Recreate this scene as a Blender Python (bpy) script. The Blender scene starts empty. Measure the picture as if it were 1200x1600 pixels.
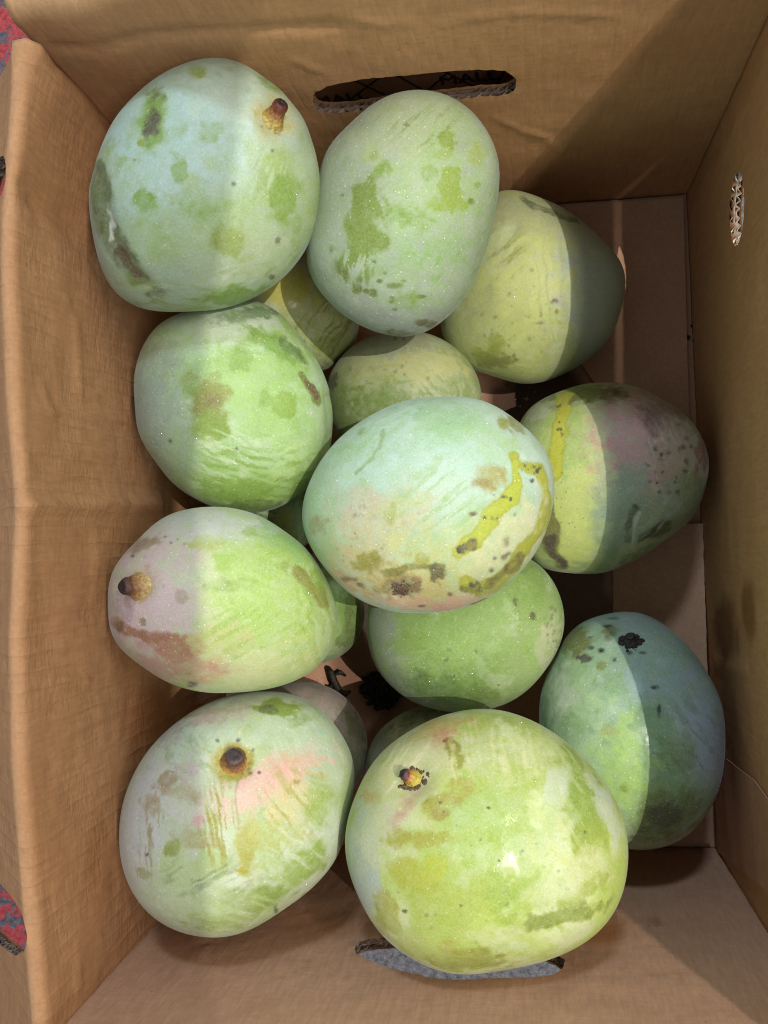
import bpy, bmesh, math, random
import numpy as np
from mathutils import Vector, Matrix
from mathutils.geometry import delaunay_2d_cdt

# ------------------------------------------------------------------ camera
S = bpy.context.scene
COL = S.collection
F, H = 1400.0, 0.62                       # focal length in photo pixels (1200 wide), camera height over the box floor
NAD = (828.0, 840.0)                      # where the plumb line under the camera meets the photo
_n = np.array([NAD[0] - 600, -(NAD[1] - 800), -F]); _n /= np.linalg.norm(_n)
_up = -_n
_x = np.array([1.0, 0, 0]) - _n * _n[0]; _x /= np.linalg.norm(_x)
R = np.array([_x, np.cross(_up, _x), _up])  # camera axes -> world
CAM = np.array([0, 0, H])
cam_d = bpy.data.cameras.new('camera')
cam_d.sensor_fit = 'HORIZONTAL'; cam_d.sensor_width = 36.0; cam_d.lens = 36.0 * F / 1200.0
cam_d.clip_start = 0.01; cam_d.clip_end = 50
cam = bpy.data.objects.new('camera', cam_d); COL.objects.link(cam)
cam.matrix_world = Matrix.Translation(Vector(CAM)) @ Matrix(R.tolist()).to_4x4()
S.camera = cam

# ------------------------------------------------------------------ world, lamps, exposure
W = bpy.data.worlds.new('World'); S.world = W; W.use_nodes = True
W.node_tree.nodes['Background'].inputs[0].default_value = (0.72, 0.88, 1.0, 1)
W.node_tree.nodes['Background'].inputs[1].default_value = 0.48
S.view_settings.view_transform = 'Standard'; S.view_settings.look = 'None'
S.cycles.pixel_filter_type = 'BLACKMAN_HARRIS'; S.cycles.filter_width = 1.1
S.view_settings.exposure = 0.0; S.view_settings.gamma = 1.0

def aim(o, tgt):
    o.rotation_euler = (Vector(tgt) - o.location).to_track_quat('-Z', 'Y').to_euler()

def spot_lamp(name, loc, tgt, energy, col, half_deg, radius, blend=0.0):
    d = bpy.data.lights.new(name, 'SPOT'); d.energy = energy; d.color = col
    d.spot_size = 2 * math.radians(half_deg); d.spot_blend = blend; d.shadow_soft_size = radius
    o = bpy.data.objects.new(name, d); COL.objects.link(o); o.location = loc; aim(o, tgt); return o

def area_lamp(name, loc, tgt, energy, col, sx, sy, roll=None):
    d = bpy.data.lights.new(name, 'AREA'); d.shape = 'RECTANGLE'; d.size = sx; d.size_y = sy
    d.energy = energy; d.color = col
    o = bpy.data.objects.new(name, d); COL.objects.link(o); o.location = loc; aim(o, tgt); return o

# bulb on the right; its hard cone edge imitates a shadow edge left of the pile
LAMP = (0.77, 0.04, 2.0)
HALF = 45.0
_edge = math.atan2(LAMP[0] + 0.182, LAMP[2] - 0.16)             # slope of the cut-off
_ax = _edge - math.radians(HALF)
spot_lamp('hard_edge_lamp', LAMP, (LAMP[0] - math.tan(_ax) * 2.0, -0.02, 0.0), 108, (1.0, 0.96, 0.89), HALF, 0.004)
# fluorescent tube running front to back
area_lamp('tube_lamp', (0.80, 0.10, 2.0), (0.0, 0.10, 0.1), 36, (1.0, 0.94, 0.87), 2.4, 0.025)
# cool bluish lamp behind, looking over the back wall
area_lamp('cool_lamp', (-0.02, 1.26, 1.60), (0.05, -0.08, 0.12), 13, (0.62, 0.80, 1.0), 0.16, 0.16)

# ------------------------------------------------------------------ helpers
def srgb(c):
    c = np.asarray(c, float) / 255.0
    return np.where(c <= 0.04045, c / 12.92, ((c + 0.055) / 1.055) ** 2.4)

def ray(u, v):
    return R @ np.array([(u - 600) / F, -(v - 800) / F, -1.0])

def at_z(u, v, z):
    d = ray(u, v); return CAM + d * ((z - H) / d[2])

def proj(P):
    """world points (n,3) -> photo pixels"""
    q = (P - CAM) @ R
    return 600 + F * q[:, 0] / -q[:, 2], 800 - F * q[:, 1] / -q[:, 2]

def smooth(a, b, x):
    t = np.clip((x - a) / (b - a), 0, 1); return t * t * (3 - 2 * t)

def _hash(i, j, k, seed):
    h = (i * 374761393 + j * 668265263 + k * 2147483647 + seed * 1274126177) & 0xffffffff
    h = ((h ^ (h >> 13)) * 1274126177) & 0xffffffff
    h = ((h ^ (h >> 15)) * 2246822519) & 0xffffffff
    return ((h ^ (h >> 16)) & 0xffff) / 65535.0

def vnoise(P, seed):
    I = np.floor(P).astype(np.int64); f = P - I; f = f * f * (3 - 2 * f)
    out = 0
    for dx in (0, 1):
        wx = f[:, 0] if dx else 1 - f[:, 0]
        for dy in (0, 1):
            wy = f[:, 1] if dy else 1 - f[:, 1]
            for dz in (0, 1):
                wz = f[:, 2] if dz else 1 - f[:, 2]
                out = out + wx * wy * wz * _hash(I[:, 0] + dx, I[:, 1] + dy, I[:, 2] + dz, seed)
    return out * 2 - 1

def fbm(P, scale, seed, octv=4):
    P = np.asarray(P) * scale; a, s, o = 1.0, 0.0, 0
    for k in range(octv):
        o = o + a * vnoise(P * (2.03 ** k) + 17.3 * k, seed + k); s += a; a *= 0.5
    return o / s

def link_mesh(name, verts, faces, mat=None, parent=None, smooth_shade=True):
    me = bpy.data.meshes.new(name)
    me.from_pydata([tuple(v) for v in verts], [], [tuple(f) for f in faces])
    if smooth_shade: me.polygons.foreach_set('use_smooth', [True] * len(me.polygons))
    me.update()
    o = bpy.data.objects.new(name, me); COL.objects.link(o)
    if mat: me.materials.append(mat)
    if parent: o.parent = parent
    return o

def tag(o, label=None, cat=None, group=None, kind=None):
    if label: o['label'] = label
    if cat: o['category'] = cat
    if group: o['group'] = group
    if kind: o['kind'] = kind
    return o

def empty(name, loc):
    o = bpy.data.objects.new(name, None); COL.objects.link(o); o.location = loc
    o.empty_display_size = 0.02; return o

# ------------------------------------------------------------------ materials
class NT:
    def __init__(s, name):
        s.m = bpy.data.materials.new(name); s.m.use_nodes = True; s.t = s.m.node_tree
        s.b = s.t.nodes['Principled BSDF']
    def n(s, typ, **kw):
        x = s.t.nodes.new(typ)
        for k, v in kw.items():
            if k[0] == '_': x.inputs[k[1:].replace('_', ' ')].default_value = v
            else: setattr(x, k, v)
        return x
    def l(s, a, b): s.t.links.new(a, b)
    def coord(s, scale=(1, 1, 1), rot=(0, 0, 0), src='Object'):
        c = s.n('ShaderNodeTexCoord'); m = s.n('ShaderNodeMapping')
        m.inputs['Scale'].default_value = scale; m.inputs['Rotation'].default_value = rot
        s.l(c.outputs[src], m.inputs[0]); return m.outputs[0]
    def noise(s, vec, scale, detail=4, rough=0.55):
        x = s.n('ShaderNodeTexNoise', _Scale=scale, _Detail=detail, _Roughness=rough); s.l(vec, x.inputs['Vector']); return x.outputs['Fac']
    def mapped(s, vec, scale):
        m = s.n('ShaderNodeMapping'); m.inputs['Scale'].default_value = scale; s.l(vec, m.inputs[0]); return m.outputs[0]
    def ramp(s, fac, stops):
        x = s.n('ShaderNodeValToRGB'); e = x.color_ramp.elements
        while len(e) < len(stops): e.new(0.5)
        for el, (p, c) in zip(e, stops):
            el.position = p; el.color = (c, c, c, 1) if np.isscalar(c) else (*c, 1)
        s.l(fac, x.inputs[0]); return x.outputs[0]
    def mix(s, fac, a, b, mode='MIX'):
        x = s.n('ShaderNodeMix', data_type='RGBA', blend_type=mode)
        for sock, v in ((x.inputs[0], fac), (x.inputs[6], a), (x.inputs[7], b)):
            if hasattr(v, 'links'): s.l(v, sock)
            elif np.isscalar(v): sock.default_value = v
            else: sock.default_value = (*v, 1)
        return x.outputs[2]
    def math(s, op, a, b):
        x = s.n('ShaderNodeMath', operation=op)
        for i, v in enumerate((a, b)):
            if hasattr(v, 'links'): s.l(v, x.inputs[i])
            else: x.inputs[i].default_value = v
        return x.outputs[0]
    def bump(s, h, strength, dist, prev=None):
        x = s.n('ShaderNodeBump', _Strength=strength, _Distance=dist); s.l(h, x.inputs['Height'])
        if prev: s.l(prev, x.inputs['Normal'])
        return x.outputs[0]

def mat_cardboard(name, col, attr=True, dark=1.0, wash=0.3):
    t = NT(name); base = srgb(col) * dark
    fib = t.noise(t.coord((1, 1, 0.16)), 520, 5, 0.7)          # fibres along the flutes
    fib2 = t.noise(t.coord((0.2, 0.2, 1)), 420, 4, 0.7)
    big = t.noise(t.coord(), 22, 5, 0.6)
    c = t.mix(t.ramp(fib, [(0.3, 0.0), (0.72, 1.0)]), tuple(base * 0.83), tuple(np.minimum(base * 1.13, 1)))
    c = t.mix(t.ramp(fib2, [(0.36, 0.30), (0.60, 0.0)]), c, tuple(base * 0.72))
    c = t.mix(t.ramp(big, [(0.3, 0.32), (0.7, 0.0)]), c, tuple(base * np.array([0.80, 0.72, 0.62])))
    vo = t.n('ShaderNodeTexVoronoi', _Scale=210, feature='F1'); t.l(t.coord((1, 1, 0.5)), vo.inputs['Vector'])
    spk = t.math('MULTIPLY', t.ramp(vo.outputs['Distance'], [(0.05, 1.0), (0.14, 0.0)]), t.ramp(t.noise(t.coord(), 95, 2), [(0.55, 0), (0.68, 0.75)]))
    c = t.mix(spk, c, tuple(base * 0.5))
    if attr:                                                     # stains, scuffs and painted light kept with the panel
        a = t.n('ShaderNodeAttribute', attribute_name='stain')
        c = t.mix(1.0, c, a.outputs['Color'], 'MULTIPLY')
    t.l(c, t.b.inputs['Base Color'])
    t.b.inputs['Roughness'].default_value = 0.78
    t.b.inputs['Specular IOR Level'].default_value = 0.25
    nb = t.bump(fib, 0.20, 0.0005)
    nb = t.bump(t.noise(t.coord(), 150, 4), 0.13, 0.0010, nb)
    if attr:
        pa = t.n('ShaderNodeAttribute', attribute_name='pan'); sx = t.n('ShaderNodeSeparateXYZ'); t.l(pa.outputs['Vector'], sx.inputs[0])
        wob = t.noise(pa.outputs['Vector'], 40, 3); wob2 = t.noise(pa.outputs['Vector'], 26, 2)
        ph = t.math('ADD', t.math('MULTIPLY', sx.outputs[0], 2 * math.pi / 0.0082), t.math('MULTIPLY', wob, 3.0))
        line = t.math('POWER', t.math('ABSOLUTE', t.math('SINE', t.math('MULTIPLY', ph, 0.5), 0), 0), 0.35)
        dash = t.noise(t.mapped(pa.outputs['Vector'], (140, 330, 1)), 1.0, 2)
        amt = t.ramp(wob2, [(0.40, 0.15), (0.62, 1.0)])
        hgt = t.math('MULTIPLY', t.math('ADD', line, t.math('MULTIPLY', dash, 0.9)), amt)
        nb = t.bump(hgt, wash, 0.0016, nb)
    t.l(nb, t.b.inputs['Normal'])
    return t.m

def mat_plain(name, col, rough=0.6, scale=300, var=0.35, bump=0.3, spec=0.4):
    t = NT(name); base = srgb(col)
    f = t.noise(t.coord(), scale, 5, 0.65)
    c = t.mix(t.ramp(f, [(0.3, 0.0), (0.7, 1.0)]), tuple(base * (1 - var)), tuple(np.minimum(base * (1 + var), 1)))
    t.l(c, t.b.inputs['Base Color']); t.b.inputs['Roughness'].default_value = rough
    t.b.inputs['Specular IOR Level'].default_value = spec
    t.l(t.bump(f, bump, 0.0008), t.b.inputs['Normal']); return t.m

def mat_mango():
    t = NT('mango_skin')
    a = t.n('ShaderNodeAttribute', attribute_name='skin'); x = t.n('ShaderNodeAttribute', attribute_name='aux')
    sep = t.n('ShaderNodeSeparateColor'); t.l(x.outputs['Color'], sep.inputs[0])
    oc = t.coord()
    oi = t.n('ShaderNodeObjectInfo')
    # fine dusty grain of the wax bloom
    g = t.noise(oc, 1000, 3, 0.75)
    c = t.mix(t.ramp(g, [(0.28, 0.0), (0.72, 1.0)]), t.mix(1.0, a.outputs['Color'], (0.86, 0.89, 0.80), 'MULTIPLY'),
              t.mix(0.14, a.outputs['Color'], (0.72, 0.78, 0.76)))
    g2 = t.noise(oc, 170, 4, 0.6)
    c = t.mix(t.ramp(g2, [(0.35, 0.16), (0.6, 0.0)]), c, t.mix(1.0, c, (0.74, 0.84, 0.55), 'MULTIPLY'))
    # pale lenticels
    v1 = t.n('ShaderNodeTexVoronoi', _Scale=330, feature='F1', _Randomness=1.0); t.l(oc, v1.inputs['Vector'])
    pick = t.ramp(v1.outputs['Color'], [(0.25, 0.1), (0.75, 1.0)])
    d1 = t.math('MULTIPLY', t.ramp(v1.outputs['Distance'], [(0.05, 0.85), (0.20, 0.0)]), pick)
    d1 = t.math('MULTIPLY', d1, sep.outputs[0])
    c = t.mix(d1, c, t.mix(0.55, c, (0.86, 0.90, 0.74)))
    # dark pores
    v2 = t.n('ShaderNodeTexVoronoi', _Scale=360, feature='F1'); t.l(oc, v2.inputs['Vector'])
    d2 = t.math('MULTIPLY', t.ramp(v2.outputs['Distance'], [(0.10, 0.9), (0.24, 0.0)]), t.ramp(v2.outputs['Color'], [(0.45, 0.0), (0.6, 1.0)]))
    d2 = t.math('MULTIPLY', d2, sep.outputs[2])
    c = t.mix(d2, c, (0.13, 0.11, 0.03))
    t.l(c, t.b.inputs['Base Color'])
    ro = t.n('ShaderNodeMapRange'); t.l(sep.outputs[1], ro.inputs['Value'])
    ro.inputs['To Min'].default_value = 0.60; ro.inputs['To Max'].default_value = 0.09
    t.l(ro.outputs[0], t.b.inputs['Roughness'])
    t.b.inputs['Specular IOR Level'].default_value = 0.34
    t.b.inputs['Sheen Weight'].default_value = 0.13; t.b.inputs['Sheen Roughness'].default_value = 0.30
    t.b.inputs['Sheen Tint'].default_value = (0.90, 0.95, 1.0, 1)
    t.b.inputs['Subsurface Weight'].default_value = 0.0
    nb = t.bump(g, 0.08, 0.0005)
    nb = t.bump(d1, 0.55, 0.0004, nb)
    nb = t.bump(t.noise(oc, 60, 3), 0.22, 0.003, nb)
    t.l(nb, t.b.inputs['Normal'])
    return t.m

def mat_stem():
    t = NT('stem_bark')
    a = t.n('ShaderNodeAttribute', attribute_name='skin')
    f = t.noise(t.coord(), 700, 5, 0.7)
    c = t.mix(t.ramp(f, [(0.40, 0.55), (0.58, 0.0)]), a.outputs['Color'], t.mix(1.0, a.outputs['Color'], (0.30, 0.20, 0.12), 'MULTIPLY'))
    t.l(c, t.b.inputs['Base Color']); t.b.inputs['Roughness'].default_value = 0.42
    t.l(t.bump(f, 0.6, 0.0012), t.b.inputs['Normal']); return t.m

def mat_water():
    t = NT('water'); gl = t.n('ShaderNodeBsdfGlossy', _Roughness=0.04); tr = t.n('ShaderNodeBsdfTransparent')
    mx = t.n('ShaderNodeMixShader', _Fac=0.07); t.l(tr.outputs[0], mx.inputs[1]); t.l(gl.outputs[0], mx.inputs[2])
    t.l(mx.outputs[0], t.t.nodes['Material Output'].inputs[0]); return t.m

def mat_ground():
    t = NT('worn_red_floor'); oc = t.coord()
    n1 = t.noise(oc, 95, 4, 0.65); n2 = t.noise(oc, 260, 5, 0.7); n3 = t.noise(oc, 620, 3)
    sx = t.n('ShaderNodeSeparateXYZ'); t.l(oc, sx.inputs[0])
    red = t.mix(t.ramp(n2, [(0.35, 0), (0.65, 1)]), tuple(srgb((140, 36, 40))), tuple(srgb((200, 76, 76))))
    gry = t.mix(t.ramp(n2, [(0.32, 0), (0.68, 1)]), tuple(srgb((44, 43, 48))), tuple(srgb((112, 110, 116))))
    gry = t.mix(t.ramp(n3, [(0.58, 0), (0.70, 0.3)]), gry, tuple(srgb((150, 148, 150))))
    worn = t.ramp(n1, [(0.50, 0.0), (0.54, 1.0)])
    edge = t.ramp(t.math('ADD', t.math('MULTIPLY', sx.outputs[0], 3.0), t.math('MULTIPLY', n1, 0.35)), [(0.0, 0.0), (0.05, 1.0)])
    # painted part lies to the left: x < about -0.22
    sh = t.n('ShaderNodeMapRange'); t.l(sx.outputs[0], sh.inputs['Value'])
    sh.inputs['From Min'].default_value = -0.24; sh.inputs['From Max'].default_value = -0.19
    fac = t.math('MAXIMUM', worn, sh.outputs[0])
    t.l(t.mix(fac, red, gry), t.b.inputs['Base Color']); t.b.inputs['Roughness'].default_value = 0.55
    t.l(t.bump(n2, 0.4, 0.002), t.b.inputs['Normal']); return t.m

M_KRAFT = mat_cardboard('kraft_liner', (196, 150, 106), wash=0.12)
M_KRAFT_WORN = mat_cardboard('kraft_liner_crushed', (184, 136, 95), wash=0.40)
M_KRAFT_FLOOR = mat_cardboard('kraft_liner_floor', (192, 148, 118), wash=0.10)
M_KRAFT_DIM = mat_cardboard('kraft_liner_neighbour', (128, 92, 64), attr=False)  # darkened to stand in for the shade behind the hand hole
M_FLUTE = mat_plain('kraft_flute', (160, 138, 122), 0.85, 500, 0.3)
M_FLUTE_LIT = mat_plain('kraft_flute_lit', (240, 228, 216), 0.85, 500, 0.15)  # paler copy: lamplight on the right wall's cut edges put into the colour
M_INK = mat_plain('black_ink', (26, 24, 24), 0.6, 400, 0.3, 0.1)
M_MANGO = mat_mango(); M_STEM = mat_stem(); M_WATER = mat_water()
M_SCAB = mat_plain('dry_scab', (88, 70, 52), 0.5, 900, 0.7, 0.8)
M_DEBRIS = mat_plain('dried_stalk', (40, 34, 30), 0.55, 500, 0.6, 0.8)
M_CRUMB = mat_plain('black_crumb', (46, 38, 33), 0.75, 600, 0.6, 0.6)

# ------------------------------------------------------------------ ground (structure)
bm = bmesh.new(); bmesh.ops.create_grid(bm, x_segments=40, y_segments=40, size=6.0)
me = bpy.data.meshes.new('ground'); bm.to_mesh(me); bm.free()
g = bpy.data.objects.new('ground', me); COL.objects.link(g); g.location = (0, 0, -0.012)
me.materials.append(mat_ground()); tag(g, 'speckled grey and worn red painted floor around the box', kind='structure')

# ------------------------------------------------------------------ cardboard box
BL = np.array([-0.2211, 0.2249]); FL = np.array([-0.2144, -0.2193])
BR = np.array([0.1045, 0.2302]); FR = np.array([0.1190, -0.2024])
THK = 0.006
box = empty('cardboard_box', (0, 0, 0))
tag(box, 'open brown cardboard box with hand holes holding the pile of mangoes', 'box')

class Panel:
    """wall panel: s runs along the floor edge, t climbs the wall (and over the fold)"""
    def __init__(s, A, B, inward):
        s.A = np.array([*A, 0.0]); s.L = np.linalg.norm(B - A); s.e = np.array([*(B - A) / s.L, 0.0])
        n = np.array([-s.e[1], s.e[0], 0.0]); s.n = n if n[:2] @ np.asarray(inward) > 0 else -n
    def px(s, u, v):
        d = ray(u, v); t = s.n @ (s.A - CAM) / (s.n @ d); P = CAM + d * t
        return np.array([(P - s.A) @ s.e, P[2]])

def in_poly(pts, poly):
    x, y = pts[:, 0], pts[:, 1]; c = np.zeros(len(pts), bool); n = len(poly)
    for i in range(n):
        (x1, y1), (x2, y2) = poly[i], poly[i - 1]
        with np.errstate(divide='ignore', invalid='ignore'):
            k = ((y1 > y) != (y2 > y)) & (x < (x2 - x1) * (y - y1) / (y2 - y1 + 1e-12) + x1)
        c ^= k
    return c

def seg_dist(P, pts):
    """distance from points to a polyline, plus the running fraction along it"""
    P = np.asarray(P, float); best = np.full(len(P), 1e9); frac = np.zeros(len(P)); pts = np.asarray(pts, float)
    lens = [np.linalg.norm(b - a) for a, b in zip(pts[:-1], pts[1:])]; tot = sum(lens) + 1e-12; acc = 0
    for a, b, L in zip(pts[:-1], pts[1:], lens):
        t = np.clip(((P - a) @ (b - a)) / (L * L + 1e-18), 0, 1)
        d = np.linalg.norm(P - (a + t[:, None] * (b - a)), axis=1); k = d < best
        best = np.where(k, d, best); frac = np.where(k, (acc + t * L) / tot, frac); acc += L
    return best, frac

def dense(pts, step, closed=True):
    out = []; n = len(pts)
    for i in range(n if closed else n - 1):
        a, b = np.array(pts[i]), np.array(pts[(i + 1) % n]); k = max(1, int(np.linalg.norm(b - a) / step))
        out += [a + (b - a) * j / k for j in range(k)]
    if not closed: out.append(np.array(pts[-1]))
    return np.array(out)

def smooth_closed(pts, n):
    """closed Catmull-Rom"""
    pts = np.asarray(pts, float); k = len(pts); out = []
    per = max(2, n // k)
    for i in range(k):
        p0, p1, p2, p3 = pts[i - 1], pts[i], pts[(i + 1) % k], pts[(i + 2) % k]
        for j in range(per):
            t = j / per
            out.append(0.5 * (2 * p1 + (p2 - p0) * t + (2 * p0 - 5 * p1 + 4 * p2 - p3) * t * t + (3 * p1 - p0 - 3 * p2 + p3) * t ** 3))
    return np.array(out)

def ragged(poly, amp, seed, step=0.0012):
    p = dense(poly, step); q = np.c_[p, np.zeros(len(p))]
    return p + np.c_[fbm(q, 420, seed, 3), fbm(q, 420, seed + 9, 3)] * amp

def build_panel(name, s0, s1, t1, mapf, holes, cell, mat, stain, parent, seed, thk=THK, flute=None):
    """two liner sheets, closed round the outside, with the flutes showing where holes are cut"""
    ns, nt = int((s1 - s0) / cell) + 1, int(t1 / cell) + 1
    gs, gt = np.meshgrid(np.linspace(s0, s1, ns), np.linspace(0, t1, nt)); G = np.c_[gs.ravel(), gt.ravel()]
    keep = np.ones(len(G), bool); edges = []; extra = []
    for h in holes:
        d, _ = seg_dist(G, np.vstack([h, h[:1]])); keep &= ~(in_poly(G, h) | (d < cell * 0.35))
    V = [Vector(p) for p in G[keep]]
    for h in holes:
        b = len(V); m = len(h); V += [Vector(p) for p in h]; edges += [(b + i, b + (i + 1) % m) for i in range(m)]
    v2, _, f2, *_ = delaunay_2d_cdt(V, edges, [], 0, 1e-7)
    v2 = np.array([tuple(v) for v in v2]); f2 = [tuple(f) for f in f2]
    cen = np.array([v2[list(f)].mean(0) for f in f2]); bad = np.zeros(len(f2), bool)
    for h in holes: bad |= in_poly(cen, h)
    f2 = [f for f, k in zip(f2, bad) if not k]
    top = mapf(v2, 0.0); bot = mapf(v2, thk); n = len(v2)
    faces = list(f2) + [tuple(n + i for i in reversed(f)) for f in f2]
    # close the outer boundary
    cnt = {}
    for f in f2:
        for i in range(3):
            e = (f[i], f[(i + 1) % 3]); cnt[tuple(sorted(e))] = None if tuple(sorted(e)) in cnt else e
    for e in cnt.values():
        if e is None: continue
        m = (v2[e[0]] + v2[e[1]]) / 2
        if min(abs(m[0] - s0), abs(m[0] - s1), abs(m[1]), abs(m[1] - t1)) < cell * 0.2:
            faces.append((e[1], e[0], n + e[0], n + e[1]))
    o = link_mesh(name, np.vstack([top, bot]), faces, mat, parent)
    # keep stains and painted light per vertex
    ca = o.data.color_attributes.new('stain', 'FLOAT_COLOR', 'POINT')
    st = stain(v2, top); st = np.vstack([st, np.ones_like(st)]); ca.data.foreach_set('color', np.c_[st, np.ones(len(st))].astype(np.float32).ravel())
    pa = o.data.attributes.new('pan', 'FLOAT_VECTOR', 'POINT'); pa.data.foreach_set('vector', np.c_[np.vstack([v2, v2]), np.zeros(2 * n)].astype(np.float32).ravel())
    # which way is inside? make the inner sheet face the box
    for h in holes:
        m = len(h); d = np.roll(h, -1, 0) - np.roll(h, 1, 0); nr = np.c_[d[:, 1], -d[:, 0]]; nr /= np.linalg.norm(nr, axis=1)[:, None] + 1e-9
        if in_poly((h + nr * 0.0015)[:1], h)[0]: nr = -nr
        arc = np.r_[0, np.cumsum(np.linalg.norm(np.diff(np.vstack([h, h[:1]]), axis=0), axis=1))][:m]
        fv, ff = [], []
        def ribbon(dep0, dep1):
            b = len(fv)
            for i in range(m):
                jit = 0.0007 * math.sin(i * 2.3 + seed)
                fv.append(mapf((h[i] + nr[i] * (0.0004 + abs(jit)))[None], dep0[i])[0]); fv.append(mapf((h[i] + nr[i] * 0.009)[None], dep1[i])[0])
            for i in range(m):
                j = (i + 1) % m; ff.append((b + 2 * i, b + 2 * j, b + 2 * j + 1, b + 2 * i + 1))
        wob = fbm(np.c_[arc, arc * 0, arc * 0], 90, seed + 5, 2)
        half = thk / 2
        for base_d, lam, ph in ((0.0, 0.0062, 0.0), (half, 0.0045, 1.3)):
            z = base_d + half * (0.5 + 0.44 * np.sin(arc / lam * 2 * math.pi + ph + 2.2 * wob)); ribbon(z, z)
        zc = np.full(m, half) + 0.0002 * wob; ribbon(zc, zc)
        link_mesh('cut_edge', fv, ff, flute or M_FLUTE, o)
    return o

def crease(P, pts, w):
    d, _ = seg_dist(P, pts); return np.exp(-(d / w) ** 1.3)

ones = lambda n: np.ones((n, 3))
def blot(st, P, c, r, col, amt=1.0, seed=3, soft=0.35, amp=0.5):
    q = (P - np.asarray(c)) / np.asarray(r); d = np.linalg.norm(q, axis=1) + amp * fbm(np.c_[P, P[:, 0] * 0], 60, seed, 4)
    m = (1 - smooth(1 - soft, 1 + soft, d)) * amt
    return st * (1 - m[:, None]) + st * np.asarray(col) * m[:, None]

# ---- back wall
pb = Panel(BL, BR, (0, -1))
def back_map(P, dep):
    s, t = P[:, 0], P[:, 1]; q = np.c_[P, P[:, 0] * 0]
    ht = 0.255 + 0.045 * smooth(-0.02, 0.16, s); rad = 0.009
    a = np.clip((t - ht) / rad, 0, math.radians(115)); ext = np.maximum(t - ht - rad * math.radians(115), 0)
    rr = rad + 0  # inner face is outside of the bend
    out = rad * (1 - np.cos(a)) + ext * math.sin(math.radians(115)); z = np.minimum(t, ht) + rad * np.sin(a) + ext * math.cos(math.radians(115))
    nx = np.cos(a); nz = np.sin(a)
    disp = 0.0009 * fbm(q, 9, 4, 3) * smooth(pb.L, pb.L - 0.05, s) + 0.0004 * fbm(q, 60, 8, 3)
    disp += 0.00014 * np.sin(s / 0.0064 * 2 * math.pi) * (0.4 + 0.6 * smooth(-0.2, 0.5, fbm(q, 18, 5, 2)))
    disp -= 0.0020 * crease(P, B_CR, 0.0034)
    for c in B_SC: disp += 0.0008 * crease(P, c, 0.0018)
    k = disp - dep
    # left end curls away from the corner near the top
    curl = 0.006 * smooth(0.035, 0, s) * smooth(0.12, 0.27, t)
    return pb.A + np.outer(s, pb.e) - np.outer(out + curl, pb.n) + np.outer(nx * k, pb.n) + np.c_[z * 0, z * 0, z + nz * k]
B_CR = [pb.px(*p) for p in ((95, 92), (140, 84), (190, 66), (232, 56), (340, 50), (520, 42))]
B_SC = [[pb.px(*p) for p in c] for c in (((780, 185), (820, 205), (842, 212)), ((835, 205), (870, 226)), ((690, 38), (790, 18), (960, 22)), ((640, 200), (660, 215)),
        ((560, 30), (600, 38), (640, 34)), ((460, 95), (500, 112)), ((860, 225), (880, 238)))]
hole_b = ragged(smooth_closed([pb.px(*p) for p in ((489, 152), (495, 143), (520, 133), (570, 124), (640, 117), (700, 111), (770, 109), (793, 113), (805, 123), (804, 138), (790, 148), (752, 151), (700, 156), (620, 165), (550, 175), (505, 175), (492, 165))], 160), 0.0007, 41)
def back_tone(P, top):
    st = ones(len(P))
    m = np.exp(-((P[:, 1] - 0.262 - 0.045 * smooth(-0.02, 0.16, P[:, 0])) / 0.006) ** 2) * 0.6; st = st * (1 - m[:, None]) + np.array([1.2, 1.28, 1.36]) * m[:, None]  # bright top of the fold painted in as a pale band
    st = blot(st, P, pb.px(1010, 250), (0.05, 0.05), (0.80, 0.72, 0.62), 0.7, 11, 0.6)
    st = blot(st, P, pb.px(920, 90), (0.05, 0.02), (0.92, 0.86, 0.8), 0.6, 12, 0.6)
    return st
build_panel('wall_panel', -0.006, pb.L + 0.005, 0.345, back_map, [hole_b], 0.0034, M_KRAFT, back_tone, box, 1)

# ---- left wall with its fold and outer flap
pl = Panel(BL, FL, (1, 0))
L_RIM_PX = ((40, 60), (34, 100), (16, 290), (12, 400), (20, 600), (34, 790), (26, 1000), (30, 1200), (46, 1400), (62, 1600))
Z_RIM = 0.262
_rim = np.array([at_z(u, v, Z_RIM) for u, v in L_RIM_PX])
_rs = (_rim - pl.A) @ pl.e; _rn = (_rim - pl.A) @ pl.n
L_FOLD_CREASE = [pl.px(*p) for p in ((14, 270), (60, 305), (98, 330), (135, 368), (160, 400))]
L_MID_CREASE = [pl.px(*p) for p in ((38, 792), (110, 790), (180, 786), (250, 790))]
L_TOP_CREASE = [pl.px(*p) for p in ((36, 70), (70, 130), (120, 170), (155, 215))]
L_SC = [[pl.px(*p) for p in c] for c in (((130, 500), (132, 600), (128, 690)), ((75, 600), (90, 650)), ((60, 420), (120, 470)), ((165, 560), (230, 580)), ((60, 880), (160, 880), (230, 876)),
        ((80, 1060), (140, 1062)), ((35, 660), (40, 720), (36, 770)), ((100, 1490), (95, 1560)), ((50, 950), (160, 945)), ((150, 830), (150, 900)), ((60, 700), (200, 715)), ((70, 640), (200, 655)))]
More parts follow.
